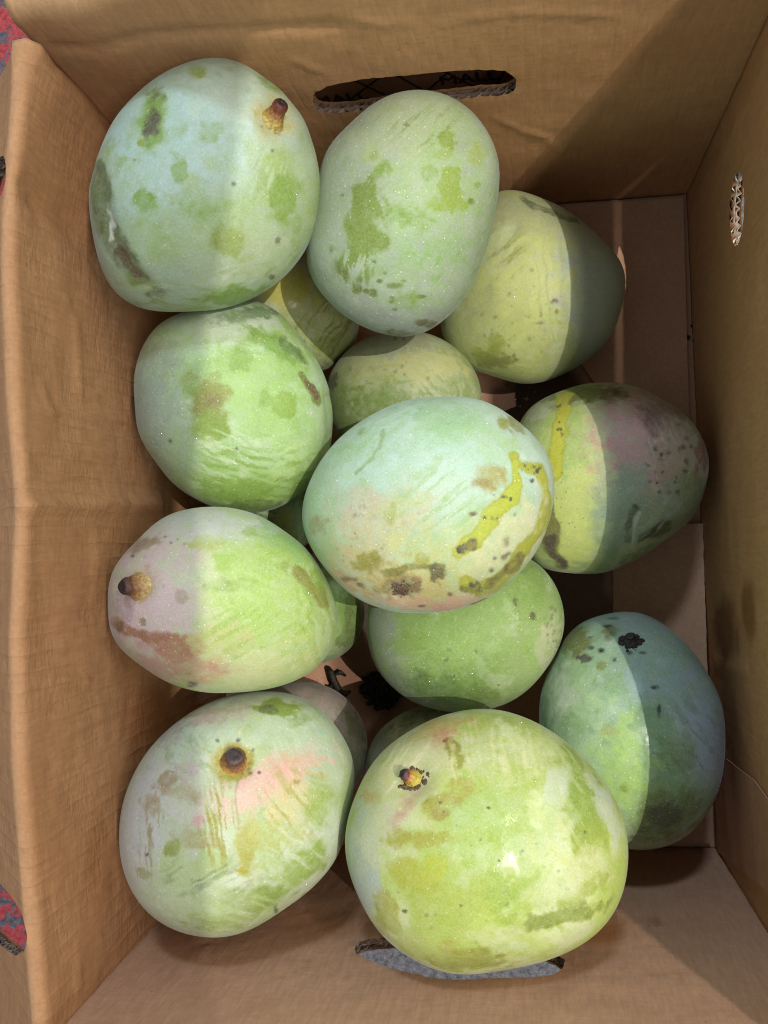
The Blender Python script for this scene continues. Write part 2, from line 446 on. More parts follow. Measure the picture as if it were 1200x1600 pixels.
def left_map(P, dep):
    s, t = P[:, 0], P[:, 1]; q = np.c_[P, P[:, 0] * 0]
    ht = Z_RIM - 0.006; rad = 0.0035; tot = math.radians(134)
    a = np.clip((t - ht) / rad, 0, tot); ext = np.maximum(t - ht - rad * tot, 0)
    out = rad * (1 - np.cos(a)) + ext * math.sin(tot); z = np.minimum(t, ht) + rad * np.sin(a) + ext * math.cos(tot)
    lean = np.interp(s, _rs, _rn) + 0.0005
    bulge = lean * np.clip(t / ht, 0, 1) ** 1.08
    disp = 0.0012 * fbm(q, 8, 14, 3) * smooth(0.0, 0.06, t) + 0.0004 * fbm(q, 70, 18, 3)
    wash = smooth(-0.25, 0.4, fbm(q, 12, 15, 2))
    disp += 0.0003 * np.sin(s / 0.0105 * 2 * math.pi + 0.8 * fbm(q, 14, 21, 2)) * wash * smooth(0.26, 0.22, t)
    disp += 0.00035 * vnoise(np.c_[s / 0.0105, t / 0.016, s * 0], 77) * wash * smooth(0.26, 0.22, t)
    disp += -0.0050 * crease(P, L_FOLD_CREASE, 0.007) + 0.0022 * crease(P, L_FOLD_CREASE, 0.002); disp *= smooth(0.268, 0.235, t) * 0.85 + 0.15
    disp += 0.0046 * crease(P, L_MID_CREASE, 0.0035) - 0.0010 * crease(P, L_MID_CREASE, 0.012)
    disp += 0.0045 * crease(P, L_TOP_CREASE, 0.010)
    for c in L_SC: disp += 0.0012 * crease(P, c, 0.0018)
    k = disp - dep; nx = np.cos(a); nz = np.sin(a)
    return pl.A + np.outer(s, pl.e) + np.outer(bulge - out + nx * k, pl.n) + np.c_[z * 0, z * 0, z + nz * k]
def lpx(u, v, ext=0.0): # s on the rim for a pixel
    P = at_z(u, v, Z_RIM); return (P - pl.A) @ pl.e
_s1, _s2 = lpx(10, 268), lpx(40, 1470)
tr = Z_RIM
notch1 = [(_s1 - 0.011, tr + 0.030), (_s1 - 0.012, tr + 0.012), (_s1 - 0.006, tr + 0.004), (_s1 + 0.003, tr + 0.003), (_s1 + 0.007, tr + 0.009), (_s1 + 0.008, tr + 0.030), (_s1 - 0.001, tr + 0.040)]
notch2 = [(_s2 - 0.009, tr + 0.008), (_s2 - 0.007, tr + 0.003), (_s2 - 0.001, tr + 0.001), (_s2 + 0.005, tr + 0.004), (_s2 + 0.011, tr + 0.014), (_s2 + 0.018, tr + 0.036), (_s2 + 0.024, tr + 0.100), (_s2 + 0.004, tr + 0.118), (_s2 - 0.010, tr + 0.100), (_s2 - 0.011, tr + 0.030)]
def left_tone(P, top):
    st = ones(len(P))
    for (u, v), r, c, a in (((235, 1120), (0.02, 0.03), (0.72, 0.52, 0.36), 0.7), ((225, 1270), (0.018, 0.03), (0.85, 0.70, 0.55), 0.6), ((140, 1350), (0.02, 0.012), (0.84, 0.74, 0.62), 0.6),  # darker brown patches along the wall
                            ((60, 1310), (0.03, 0.015), (0.86, 0.78, 0.68), 0.5), ((200, 1010), (0.03, 0.02), (0.85, 0.74, 0.62), 0.6), ((90, 250), (0.03, 0.03), (0.9, 0.84, 0.78), 0.5)):
        st = blot(st, P, pl.px(u, v), r, c, a, int(u), 0.5)
    # light on the upward-facing fold, painted in as a pale band
    m = np.exp(-((P[:, 1] - Z_RIM - 0.002) / 0.004) ** 2) * 0.7
    return st * (1 - m[:, None]) + np.array([1.25, 1.32, 1.42]) * m[:, None]
build_panel('wall_panel', 0.0055, pl.L + 0.022, 0.400, left_map, [ragged(smooth_closed(notch1, 70), 0.0007, 51), ragged(smooth_closed(notch2, 80), 0.0008, 52)], 0.0034, M_KRAFT_WORN, left_tone, box, 2)

# ---- front wall
pf = Panel(FL, FR, (0, 1))
F_SC = [[pf.px(*p) for p in c] for c in (((870, 1440), (905, 1450)), ((320, 1480), (250, 1560)), ((1000, 1420), (1030, 1450)))]
F_SEAM = [pf.px(*p) for p in ((262, 1440), (190, 1510), (110, 1600))]
def front_map(P, dep):
    s, t = P[:, 0], P[:, 1]; q = np.c_[P, P[:, 0] * 0]
    disp = 0.0009 * fbm(q, 9, 24, 3) * smooth(0, 0.05, t) * smooth(pf.L, pf.L - 0.05, s) + 0.0003 * fbm(q, 70, 28, 3) + 0.00010 * np.sin(s / 0.0064 * 2 * math.pi)
    for c in F_SC: disp += 0.0007 * crease(P, c, 0.002)
    disp += 0.0012 * crease(P, F_SEAM, 0.003)
    k = disp - dep
    return pf.A + np.outer(s, pf.e) + np.outer(k, pf.n) + np.c_[t * 0, t * 0, t]
hole_f = ragged(smooth_closed([pf.px(*p) for p in ((555, 1486), (562, 1494), (600, 1510), (650, 1523), (700, 1531), (760, 1530), (830, 1528), (868, 1522), (881, 1508), (876, 1496), (830, 1476), (760, 1466), (660, 1464), (590, 1466), (560, 1474))], 160), 0.0006, 61)
def front_tone(P, top):
    st = ones(len(P))
    st = blot(st, P, pf.px(900, 1450), (0.022, 0.018), (0.80, 0.58, 0.36), 0.8, 71, 0.3)  # shadow of the large front mango painted in as a brown patch
    st = blot(st, P, pf.px(520, 1440), (0.03, 0.02), (0.82, 0.72, 0.58), 0.7, 72, 0.5)
    st = blot(st, P, pf.px(1023, 1440), (0.004, 0.006), (0.7, 0.55, 0.45), 0.7, 73, 0.3)
    return st
build_panel('wall_panel', 0.002, pf.L + 0.005, 0.290, front_map, [hole_f], 0.0034, M_KRAFT_FLOOR, front_tone, box, 3)

# ---- right wall; its flap stands straight up
pr = Panel(BR, FR, (-1, 0))
R_CR = [pr.px(*p) for p in ((1122, 1200), (1160, 1232), (1200, 1262))]
R_CR2 = [pr.px(*p) for p in ((1120, 1040), (1160, 1052), (1185, 1056))]
R_TOP = lambda s: np.interp(s / pr.L, (0, 0.25, 0.5, 0.75, 1), (0.336, 0.310, 0.290, 0.274, 0.286))
def right_map(P, dep):
    s, t = P[:, 0], P[:, 1] / 0.335 * R_TOP(P[:, 0]); q = np.c_[P, P[:, 0] * 0]
    disp = 0.0010 * fbm(q, 9, 34, 3) * smooth(0, 0.05, t) * smooth(0, 0.05, s) * smooth(pr.L, pr.L - 0.05, s) + 0.0003 * fbm(q, 70, 38, 3) + 0.00012 * np.sin(s / 0.0064 * 2 * math.pi)
    disp += -0.0022 * crease(P, R_CR, 0.004) + 0.0012 * crease(P, R_CR2, 0.003)
    k = disp - dep
    return pr.A + np.outer(s, pr.e) + np.outer(k, pr.n) + np.c_[t * 0, t * 0, t]
def slot(c, du, dv, n=44):
    pts = []
    for i in range(n):
        a = 2 * math.pi * i / n; x, y = math.cos(a), math.sin(a)
        pts.append(pr.px(c[0] + du * np.sign(x) * abs(x) ** 0.9 - 0.05 * dv * y * 0.3, c[1] + dv * y))
    return ragged(pts, 0.0006, int(c[1]))
def right_stain(P, top):
    st = ones(len(P))
    st = blot(st, P, pr.px(1140, 990), (0.02, 0.035), (0.42, 0.32, 0.25), 0.85, 81, 0.4)
    st = blot(st, P, pr.px(1190, 960), (0.016, 0.02), (0.45, 0.34, 0.24), 0.8, 82, 0.4)
    st = blot(st, P, pr.px(1165, 1130), (0.05, 0.04), (0.85, 0.8, 0.8), 0.7, 83, 0.5)
    st = blot(st, P, pr.px(1130, 200), (0.012, 0.1), (0.78, 0.70, 0.6), 0.6, 84, 0.3)
    return st
build_panel('wall_panel', 0.0004, pr.L - 0.0004, 0.335, right_map, [slot((1156, 320), 12, 57), slot((1203, 1305), 10, 42)], 0.0034, M_KRAFT, right_stain, box, 4, flute=M_FLUTE_LIT)

# ---- floor sheet and bottom flaps
def flat_panel(name, poly_px, z, mat, thk, seed, stain=None, rag=0.0):
    pts = np.array([at_z(u, v, z)[:2] for u, v in poly_px]); pts = ragged(pts, rag, seed, 0.003) if rag else dense(pts, 0.004)
    lo, hi = pts.min(0), pts.max(0); c = 0.0045
    gx, gy = np.meshgrid(np.arange(lo[0], hi[0], c), np.arange(lo[1], hi[1], c)); G = np.c_[gx.ravel(), gy.ravel()]
    d, _ = seg_dist(G, np.vstack([pts, pts[:1]])); G = G[in_poly(G, pts) & (d > c * 0.35)]
    V = [Vector(p) for p in pts] + [Vector(p) for p in G]; m = len(pts)
    v2, _, f2, *_ = delaunay_2d_cdt(V, [(i, (i + 1) % m) for i in range(m)], [], 0, 1e-7)
    v2 = np.array([tuple(v) for v in v2]); f2 = [tuple(f) for f in f2]; cen = np.array([v2[list(f)].mean(0) for f in f2]); ok = in_poly(cen, pts)
    f2 = [f for f, k in zip(f2, ok) if k]; q = np.c_[v2, v2[:, 0] * 0]; n = len(v2)
    zz = z + 0.0006 * fbm(q, 14, seed, 3) + 0.0002 * fbm(q, 80, seed + 3, 2)
    top = np.c_[v2, zz]; bot = np.c_[v2, zz - thk]
    faces = f2 + [tuple(n + i for i in reversed(f)) for f in f2] + [((i + 1) % m, i, n + i, n + (i + 1) % m) for i in range(m)]
    o = link_mesh(name, np.vstack([top, bot]), faces, mat, box, False)
    st = stain(v2) if stain else ones(n)
    ca = o.data.color_attributes.new('stain', 'FLOAT_COLOR', 'POINT')
    ca.data.foreach_set('color', np.c_[np.vstack([st, np.ones_like(st)]), np.ones(2 * n)].astype(np.float32).ravel())
    return o
def floor_stain(P):
    st = ones(len(P))
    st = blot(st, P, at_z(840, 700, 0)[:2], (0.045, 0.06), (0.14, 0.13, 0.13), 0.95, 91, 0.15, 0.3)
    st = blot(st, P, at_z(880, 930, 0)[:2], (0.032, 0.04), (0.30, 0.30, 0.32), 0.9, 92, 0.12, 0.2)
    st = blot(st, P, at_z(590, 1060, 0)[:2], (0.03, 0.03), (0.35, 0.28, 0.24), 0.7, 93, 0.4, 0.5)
    return st
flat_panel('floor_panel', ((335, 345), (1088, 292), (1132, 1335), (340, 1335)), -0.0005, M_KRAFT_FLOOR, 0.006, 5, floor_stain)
flat_panel('bottom_flap', ((860, 322), (1068, 308), (1073, 520), (1082, 810), (1060, 880), (955, 872), (930, 600), (860, 500)), 0.0035, M_KRAFT_FLOOR, 0.003, 6)
flat_panel('bottom_flap', ((957, 818), (1098, 818), (1104, 1000), (1112, 1318), (965, 1318), (960, 1100)), 0.0068, M_KRAFT_FLOOR, 0.003, 7, None, 0.0005)
# glued corner tab on the right wall near the front
def tab_map(P, dep):
    return right_map(P, dep - 0.0010) 
tab = np.array([pr.px(*p) for p in ((1124, 1332), (1119, 1185), (1142, 1192), (1200, 1240), (1240, 1290), (1240, 1440))])
tp = dense(tab, 0.004); V = [Vector(p) for p in tp]; m = len(tp)
v2, _, f2, *_ = delaunay_2d_cdt(V, [(i, (i + 1) % m) for i in range(m)], [], 1, 1e-7)
v2 = np.array([tuple(v) for v in v2]); n = len(v2); f2 = [tuple(f) for f in f2]
o = link_mesh('glued_tab', np.vstack([tab_map(v2, 0), tab_map(v2, 0.0007)]), f2 + [tuple(n + i for i in reversed(f)) for f in f2] + [((i + 1) % m, i, n + i, n + (i + 1) % m) for i in range(m)], M_KRAFT_FLOOR, box, False)
ca = o.data.color_attributes.new('stain', 'FLOAT_COLOR', 'POINT'); ca.data.foreach_set('color', np.ones(8 * n, np.float32))

# ------------------------------------------------------------------ printed neighbour box behind the back hand hole
ny = 0.254
nb = empty('printed_carton', (-0.06, ny + 0.1, 0))
tag(nb, 'printed brown carton with black lettering seen through the back hand hole', 'box')
def box_mesh(x0, x1, y0, y1, z0, z1):
    v = [(x, y, z) for z in (z0, z1) for y in (y0, y1) for x in (x0, x1)]
    return v, [(0, 2, 3, 1), (4, 5, 7, 6), (0, 1, 5, 4), (2, 6, 7, 3), (0, 4, 6, 2), (1, 3, 7, 5)]
def local(o, par):
    o.parent = par; o.matrix_parent_inverse = Matrix.Translation(-par.location); return o
v, f = box_mesh(-0.17, 0.14, ny, ny + 0.005, -0.008, 0.205); local(link_mesh('wall_panel', v, f, M_KRAFT_DIM, None, False), nb)
v, f = box_mesh(-0.17, -0.165, ny + 0.005, ny + 0.30, -0.008, 0.205); local(link_mesh('wall_panel', v, f, M_KRAFT_DIM, None, False), nb)
v, f = box_mesh(0.135, 0.14, ny + 0.005, ny + 0.30, -0.008, 0.205); local(link_mesh('wall_panel', v, f, M_KRAFT_DIM, None, False), nb)
v, f = box_mesh(-0.165, 0.135, ny + 0.295, ny + 0.30, -0.008, 0.205); local(link_mesh('wall_panel', v, f, M_KRAFT_DIM, None, False), nb)
v, f = box_mesh(-0.165, 0.135, ny + 0.005, ny + 0.295, -0.008, -0.003); local(link_mesh('floor_panel', v, f, M_KRAFT_DIM, None, False), nb)
def at_y(u, v, y):
    d = ray(u, v); return CAM + d * (y / d[1])
def ink_line(p, q, w):
    a, b = at_y(*p, ny), at_y(*q, ny); d = (b - a); d /= np.linalg.norm(d); n = np.array([-d[2], 0, d[0]]) * w
    vs = [c + np.array([0, oy, 0]) for oy in (-0.0006, -0.0001) for c in (a - n, b - n, b + n, a + n)]
    local(link_mesh('printed_line', vs, [(0, 1, 2, 3), (4, 7, 6, 5), (0, 4, 5, 1), (1, 5, 6, 2), (2, 6, 7, 3), (3, 7, 4, 0)], M_INK, None, False), nb)
for p, q in (((500, 190), (620, 100)), ((545, 120), (690, 190)), ((640, 165), (720, 95)), ((690, 108), (770, 150)), ((762, 150), (800, 95)), ((590, 100), (680, 150))):
    ink_line(p, q, 0.00042)
def ink_text(txt, u, v, size, rot):
    cu = bpy.data.curves.new('printed_word', 'FONT'); cu.body = txt; cu.size = size; cu.extrude = 0.0003; cu.align_x = 'CENTER'
    o = bpy.data.objects.new('printed_word', cu); COL.objects.link(o)
    bpy.context.view_layer.update(); me = bpy.data.meshes.new_from_object(o.evaluated_get(bpy.context.evaluated_depsgraph_get()))
    bpy.data.objects.remove(o); bpy.data.curves.remove(cu)
    o = bpy.data.objects.new('printed_word', me); COL.objects.link(o); me.materials.clear(); me.materials.append(M_INK)
    P = at_y(u, v, ny - 0.0006); o.matrix_world = Matrix.Translation(Vector(P)) @ Matrix.Rotation(rot, 4, 'Y') @ Matrix.Rotation(math.pi / 2, 4, 'X')
    bpy.context.view_layer.update(); local(o, nb)
ink_text('MALL', 734, 128, 0.0135, math.radians(-3)); ink_text('MALL', 536, 160, 0.0135, math.radians(-3))

# ------------------------------------------------------------------ mangoes
_bm = bmesh.new(); bmesh.ops.create_icosphere(_bm, subdivisions=7, radius=1.0)
ICO_V = np.array([v.co[:] for v in _bm.verts]); ICO_F = np.array([[v.index for v in f.verts] for f in _bm.faces]); _bm.free()
_al = np.arccos(np.clip(ICO_V[:, 2], -1, 1)); _al2 = _al * (0.5 + 0.5 * _al / math.pi); _th = np.arctan2(ICO_V[:, 1], ICO_V[:, 0])
U_RHO, U_C = np.sin(_al2), np.cos(_al2)
_front = _al2 < math.pi / 2
ALB = 1.40                               # lit surfaces in the photo divided by this give the skin's own colour
def alb(c): return np.clip(srgb(c) / ALB, 0.004, 0.85)

class Mango:
    def __init__(s, outline, z, depth, seed, tilt=(0, 0), back=None):
        o = np.array(outline, float); s.seed = seed
        s.cu, s.cv = o.mean(0); 
        s.ctr = at_z(s.cu, s.cv, z); d = CAM - s.ctr; s.D = np.linalg.norm(d); s.w = d / s.D
        e1 = R[:, 0] - s.w * (R[:, 0] @ s.w); s.e1 = e1 / np.linalg.norm(e1); s.e2 = np.cross(s.w, s.e1)
        # outline on the plane through the centre
        P = []
        for u, v in o:
            r = ray(u, v); t = s.w @ (s.ctr - CAM) / (s.w @ r); q = CAM + r * t - s.ctr; P.append((q @ s.e1, q @ s.e2))
        P = smooth_closed(P, 240); th = np.arctan2(P[:, 1], P[:, 0]); r = np.hypot(*P.T); k = np.argsort(th); th, r = th[k], r[k]
        th = np.r_[th - 2 * math.pi, th, th + 2 * math.pi]; r = np.r_[r, r, r]
        A = np.linspace(-math.pi, math.pi, 361)[:-1]; rr = np.interp(A, th, r)
        fft = np.fft.rfft(rr); fft[12:] = 0; rr = np.fft.irfft(fft, 360)
        rr *= math.sqrt(max(0.5, 1 - (depth / s.D) ** 2))
        low = np.fft.rfft(rr); low[3:] = 0; rl = np.fft.irfft(low, 360)
        ra = np.interp(_th, np.r_[A, math.pi], np.r_[rr, rr[0]]); rb = np.interp(_th, np.r_[A, math.pi], np.r_[rl, rl[0]])
        rad = rb + (ra - rb) * U_RHO ** 2
        x, y = rad * U_RHO * np.cos(_th), rad * U_RHO * np.sin(_th)
        c = np.sign(U_C) * np.abs(U_C) ** 0.94
        zl = depth * c * (1 + tilt[0] * x / rr.mean() + tilt[1] * y / rr.mean())
        s.L = np.c_[x, y, zl]
        nz = fbm(s.L + seed * 3.1, 22, seed, 3)
        s.L *= (1 + 0.012 * nz * np.clip(U_C + 0.3, 0, 1))[:, None]
        s.skin = None; s.update()
        n = len(s.L); s.aux = np.zeros((n, 3)); s.aux[:, 0] = 0.55
    def update(s):
        s.Wd = s.ctr + np.outer(s.L[:, 0], s.e1) + np.outer(s.L[:, 1], s.e2) + np.outer(s.L[:, 2], s.w)
        s.u, s.v = proj(s.Wd); s.P = np.c_[s.u, s.v]; s.k = _front * 1.0
        s.mott = 0.84 + 0.16 * smooth(-0.35, 0.15, fbm(s.L + 41.0, 240, s.seed + 80, 4)); s.n01 = smooth(-0.5, 0.5, fbm(s.L + 51.0, 55, s.seed + 81, 3))
        s.fine = 1.6 * fbm(s.L * 1.0 + 3.3 * s.seed, 330, s.seed + 70, 4)
        s.warp = np.c_[fbm(s.L + s.seed, 120, s.seed + 50, 4), fbm(s.L - s.seed, 120, s.seed + 60, 4)]
    def base(s, c_bloom, c_skin, cover=0.0, scale=38, seed=0, sharp=0.22):
        n1 = fbm(s.L * np.array([1, 1.0, 1]) + s.seed * 7.7, scale, s.seed + seed, 5)
        m = smooth(-sharp + cover, sharp + cover, n1)[:, None]
        s.skin = alb(c_bloom) * (1 - m) + alb(c_skin) * m
        s.skin = s.skin * (1 + 0.09 * fbm(s.L + 2.2, 75, s.seed + 5, 3)[:, None])
        # wax rubbed off in small flecks and short scuffs
        sk = alb(c_skin) * np.array([0.92, 0.97, 0.72])
        f1 = smooth(0.16, 0.42, fbm(s.L + 5.0, 210, s.seed + 21, 4)) * smooth(-0.15, 0.35, fbm(s.L + 9.0, 45, s.seed + 22, 3))
        ax = np.random.RandomState(s.seed).randn(3); ax /= np.linalg.norm(ax); al = s.L @ ax
        f2 = smooth(0.2, 0.42, fbm(s.L - np.outer(al * 0.9, ax) + 3.0, 330, s.seed + 23, 3)) * smooth(0.0, 0.4, fbm(s.L + 19.0, 50, s.seed + 24, 3))
        f = np.clip(0.55 * f1 + 0.55 * f2, 0, 1)[:, None]; s.skin = s.skin * (1 - f) + sk * f
        w = (0.5 * smooth(0.12, 0.45, fbm(s.L + 31.0, 120, s.seed + 25, 5)))[:, None]; s.skin = s.skin * (1 - w) + (s.skin * 0.55 + alb((206, 216, 206)) * 0.45) * w
        rng = random.Random(s.seed * 13 + 1); ru = (s.u[_front].max() - s.u[_front].min()) / 2; rv = (s.v[_front].max() - s.v[_front].min()) / 2
        cb, cs = np.array(c_bloom, float), np.array(c_skin, float)
        for i in range(9):
            a, q = rng.random() * 6.283, math.sqrt(rng.random()) * 0.85; u, v = s.cu + ru * q * math.cos(a), s.cv + rv * q * math.sin(a)
            c = cs * (0.94, 0.98, 0.78) if i % 2 else cb + (14, 12, 14)
            if i % 3: s.streaks(u, v, 22 + 40 * rng.random(), 16 + 30 * rng.random(), rng.random() * 180, tuple(np.clip(c, 0, 235)), 0.42 + 0.35 * rng.random(), 0.14 + 0.16 * rng.random(), 6 + 8 * rng.random(), 0.06, 0.6)
            else: s.blob(u, v, 12 + 30 * rng.random(), 8 + 20 * rng.random(), tuple(np.clip(c, 0, 235)), 0.45 + 0.3 * rng.random(), rng.random() * 180, 0.5, 0.8)
        return s
    def paint(s, m, col, gloss=0.0, spk=0.0, lent=None):
        m = np.clip(m * s.k, 0, 1); e = m * (1 - m) * 4; m = np.clip((m + 0.42 * e * s.fine) * s.mott, 0, 1); s.skin = s.skin * (1 - m[:, None]) + alb(col) * m[:, None]
        s.aux[:, 1] = np.maximum(s.aux[:, 1], m * gloss); s.aux[:, 2] = np.maximum(s.aux[:, 2], m * spk)
        if lent is not None: s.aux[:, 0] = s.aux[:, 0] * (1 - m) + lent * m
        return s
    def blob(s, u, v, ru, rv, col, amt=0.9, rot=0.0, soft=0.24, amp=0.55, gloss=0.0, spk=0.0, lent=None, fine=1.0):
        q = s.P - (u, v); a = math.radians(rot); q = np.c_[q[:, 0] * math.cos(a) + q[:, 1] * math.sin(a), -q[:, 0] * math.sin(a) + q[:, 1] * math.cos(a)]
        d = np.linalg.norm(q / (ru, rv), axis=1); 
        near = d < 3
        d2 = np.full(len(d), 9.0); sc = 1.0
        nn = fbm(s.L[near] + u * 0.01, 260 if min(ru, rv) < 16 else 130, s.seed + int(v), 5); d2[near] = d[near] + amp * nn * 1.6
        sv = soft * (0.4 + 1.9 * s.n01); return s.paint((1 - smooth(1 - sv, 1 + sv, d2)) * amt, col, gloss, spk, lent)
    def stroke(s, pts, w, col, amt=0.95, soft=0.35, gloss=0.3, spk=0.0, taper=0.0, warp=9.0, edge=None):
        d, fr = seg_dist(s.P + s.warp * warp, pts); w = w * (1 - taper * np.abs(fr * 2 - 1) ** 2)
        d = d / (w * (0.75 + 0.5 * s.n01)) + 0.5 * s.warp[:, 0]
        if edge is not None:
            s.paint((1 - smooth(1 - soft, 1 + soft, d * 0.86)) * amt, edge, gloss, spk, 0.2); d = d * 1.08
        return s.paint((1 - smooth(1 - soft, 1 + soft, d)) * amt, col, gloss, spk, 0.2)
    def streaks(s, u, v, ru, rv, ang, col, amt=0.6, freq=0.20, aspect=9.0, thr=0.12, soft=0.5, gloss=0.0):
        """fine parallel rub marks inside a soft patch"""
        a = math.radians(ang); q = s.P - (u, v); al = q[:, 0] * math.cos(a) + q[:, 1] * math.sin(a); ac = -q[:, 0] * math.sin(a) + q[:, 1] * math.cos(a)
        n = fbm(np.c_[al * freq / aspect, (ac + 6 * s.warp[:, 0]) * freq, al * 0 + s.seed], 1.0, s.seed + int(u), 3)
        d = np.linalg.norm(q / (ru, rv), axis=1) + 0.3 * s.warp[:, 1]
        return s.paint(smooth(thr - 0.1, thr + 0.18, n) * (1 - smooth(1 - soft, 1 + soft, d)) * amt, col, gloss, 0, 0.25)
    def dots(s, pts, r, col, amt=0.9, amp=0.3):
        for p in pts: s.blob(p[0], p[1], p[2] if len(p) > 2 else r, p[3] if len(p) > 3 else r, col, amt * 0.85, soft=0.45, amp=amp)
        return s
    def scatter(s, u, v, ru, rv, n, r, col, amt=0.7, seed=0):
        rng = random.Random(s.seed * 31 + seed)
        for _ in range(n):
            a, q = rng.random() * 6.283, math.sqrt(rng.random()); k = r * (0.55 + 0.9 * rng.random())
            s.blob(u + ru * q * math.cos(a), v + rv * q * math.sin(a), k * (0.8 + 0.7 * rng.random()), k, col, amt * 0.85 * (0.5 + 0.5 * rng.random()), rng.random() * 180, 0.5, 0.3)
        return s
    def surf(s, u, v):
        """point and outward normal on the skin under a photo pixel"""
        d = (s.u - u) ** 2 + (s.v - v) ** 2 + (1 - s.k) * 1e9; i = np.argsort(d)[:40]
        P = s.Wd[i]; c = P.mean(0); _, _, vt = np.linalg.svd(P - c); n = vt[2]; n = n if n @ s.w > 0 else -n
        return s.Wd[i[0]], n
    def dimple(s, u, v, r, dep, rim=0.0):
        d = np.hypot(s.u - u, s.v - v) / r; m = np.exp(-d * d * 1.6) * s.k; k2 = np.exp(-(d - 1.5) ** 2 * 2.5) * s.k
        nr = s.L / np.linalg.norm(s.L, axis=1)[:, None]; s.L += nr * (-dep * m + rim * k2)[:, None]; s.update(); return s
    def dent_line(s, pts, w, dep):
        d, _ = seg_dist(s.P, pts); m = np.exp(-(d / w) ** 2) * s.k
        nr = s.L / np.linalg.norm(s.L, axis=1)[:, None]; s.L -= nr * (dep * m)[:, None]; s.update(); return s
    def finish(s, label, drops=0, dseed=0):
        # wax dulls the colour, rubbed skin is deeper and more saturated
        lum = np.array([0.25, 0.65, 0.10]); lu = s.skin @ lum; mu = np.exp(np.log(lu[_front]).mean()); s.skin = s.skin * (np.maximum(lu / mu, 0.42) ** 0.50)[:, None]
        gr = (s.skin @ lum)[:, None]; sat = 1 - s.skin.min(1) / s.skin.max(1); k = (0.92 + 0.28 * smooth(0.35, 0.80, sat))[:, None]
        dk = (1 - 0.16 * smooth(0.45, 0.85, sat))[:, None]
        s.skin = np.clip((gr + (s.skin - gr) * k) * dk * np.array([1.0, 0.96, 0.90]), 0.006, 0.8)
        o = link_mesh('mango', s.Wd - s.ctr, [], M_MANGO)
        me = o.data; me.clear_geometry(); me.vertices.add(len(s.Wd)); me.vertices.foreach_set('co', (s.Wd - s.ctr).astype(np.float32).ravel())
        nf = len(ICO_F); me.loops.add(nf * 3); me.loops.foreach_set('vertex_index', ICO_F.astype(np.int32).ravel())
        me.polygons.add(nf); me.polygons.foreach_set('loop_start', np.arange(0, nf * 3, 3, dtype=np.int32)); me.polygons.foreach_set('use_smooth', np.ones(nf, bool))
        me.update(); me.validate()
        for nm, a in (('skin', s.skin), ('aux', s.aux)):
            ca = me.color_attributes.new(nm, 'FLOAT_COLOR', 'POINT'); ca.data.foreach_set('color', np.c_[np.clip(a, 0, 1), np.ones(len(a))].astype(np.float32).ravel())
        o.location = s.ctr; tag(o, label, 'mango', 'mangoes piled in the cardboard box'); s.o = o
        if drops:
            rng = random.Random(s.seed + 400); fv, ff = [], []; idx = np.nonzero((s.k > 0) & (U_C > 0.15))[0]
            nrm = np.zeros((len(s.Wd), 3)); a, b, c = (s.Wd[ICO_F[:, i]] for i in range(3)); fn = np.cross(b - a, c - a)
            for i in range(3): np.add.at(nrm, ICO_F[:, i], fn)
            for _ in range(int(drops * 0.75)):
                i = idx[rng.randrange(len(idx))]; n = Vector(nrm[i]).normalized(); r = 0.00034 * (1 + 2.6 * rng.random() ** 7); q = n.to_track_quat('Z', 'Y').to_matrix()
                b0 = len(fv); px = 1 + 0.5 * rng.random()
                for zz, rr in ((-0.15, 1.0), (0.22, 0.88), (0.42, 0.52)):
                    for k in range(8):
                        t = k * math.pi / 4; fv.append(Vector(s.Wd[i] - s.ctr) + q @ Vector((r * rr * px * math.cos(t), r * rr * math.sin(t), r * zz)))
                fv.append(Vector(s.Wd[i] - s.ctr) + q @ Vector((0, 0, r * 0.5)))
                for L in range(2):
                    for k in range(8): ff.append((b0 + L * 8 + k, b0 + L * 8 + (k + 1) % 8, b0 + L * 8 + 8 + (k + 1) % 8, b0 + L * 8 + 8 + k))
                for k in range(8): ff.append((b0 + 16 + k, b0 + 16 + (k + 1) % 8, b0 + 24))
            d = link_mesh('dew_drops', fv, ff, M_WATER, o); d['kind'] = 'stuff'
        return s
    def stem(s, u, v, tip_u, tip_v, r0, length, cols, seed=1):
        """woody stalk stub: flared collar, ringed neck, dark broken tip"""
        P, n = s.surf(u, v); rng = np.random.RandomState(seed); mpp = (s.D - 0.04) / F
        r0 *= mpp; length *= mpp
        tgt = at_dir = None
        rt = ray(tip_u, tip_v); tt = s.w @ (P + n * length * 0.85 - CAM) / (s.w @ rt); tip = CAM + rt * tt
        ax = tip - P; L = max(np.linalg.norm(ax), length * 0.7); ax /= np.linalg.norm(ax)
        rot = np.array(Vector(ax).to_track_quat('Z', 'Y').to_matrix()); rot0 = np.array(Vector(n).to_track_quat('Z', 'Y').to_matrix())
        prof = [(-0.12, 1.10), (0.02, 1.02), (0.10, 0.95), (0.18, 0.90), (0.24, 0.80), (0.32, 0.78), (0.38, 0.70), (0.50, 0.66), (0.56, 0.60), (0.68, 0.56), (0.72, 0.60), (0.84, 0.58), (0.94, 0.50), (1.0, 0.40), (0.97, 0.18), (0.93, 0.02)]
        vs, fs, cs = [], [], []; N = 28
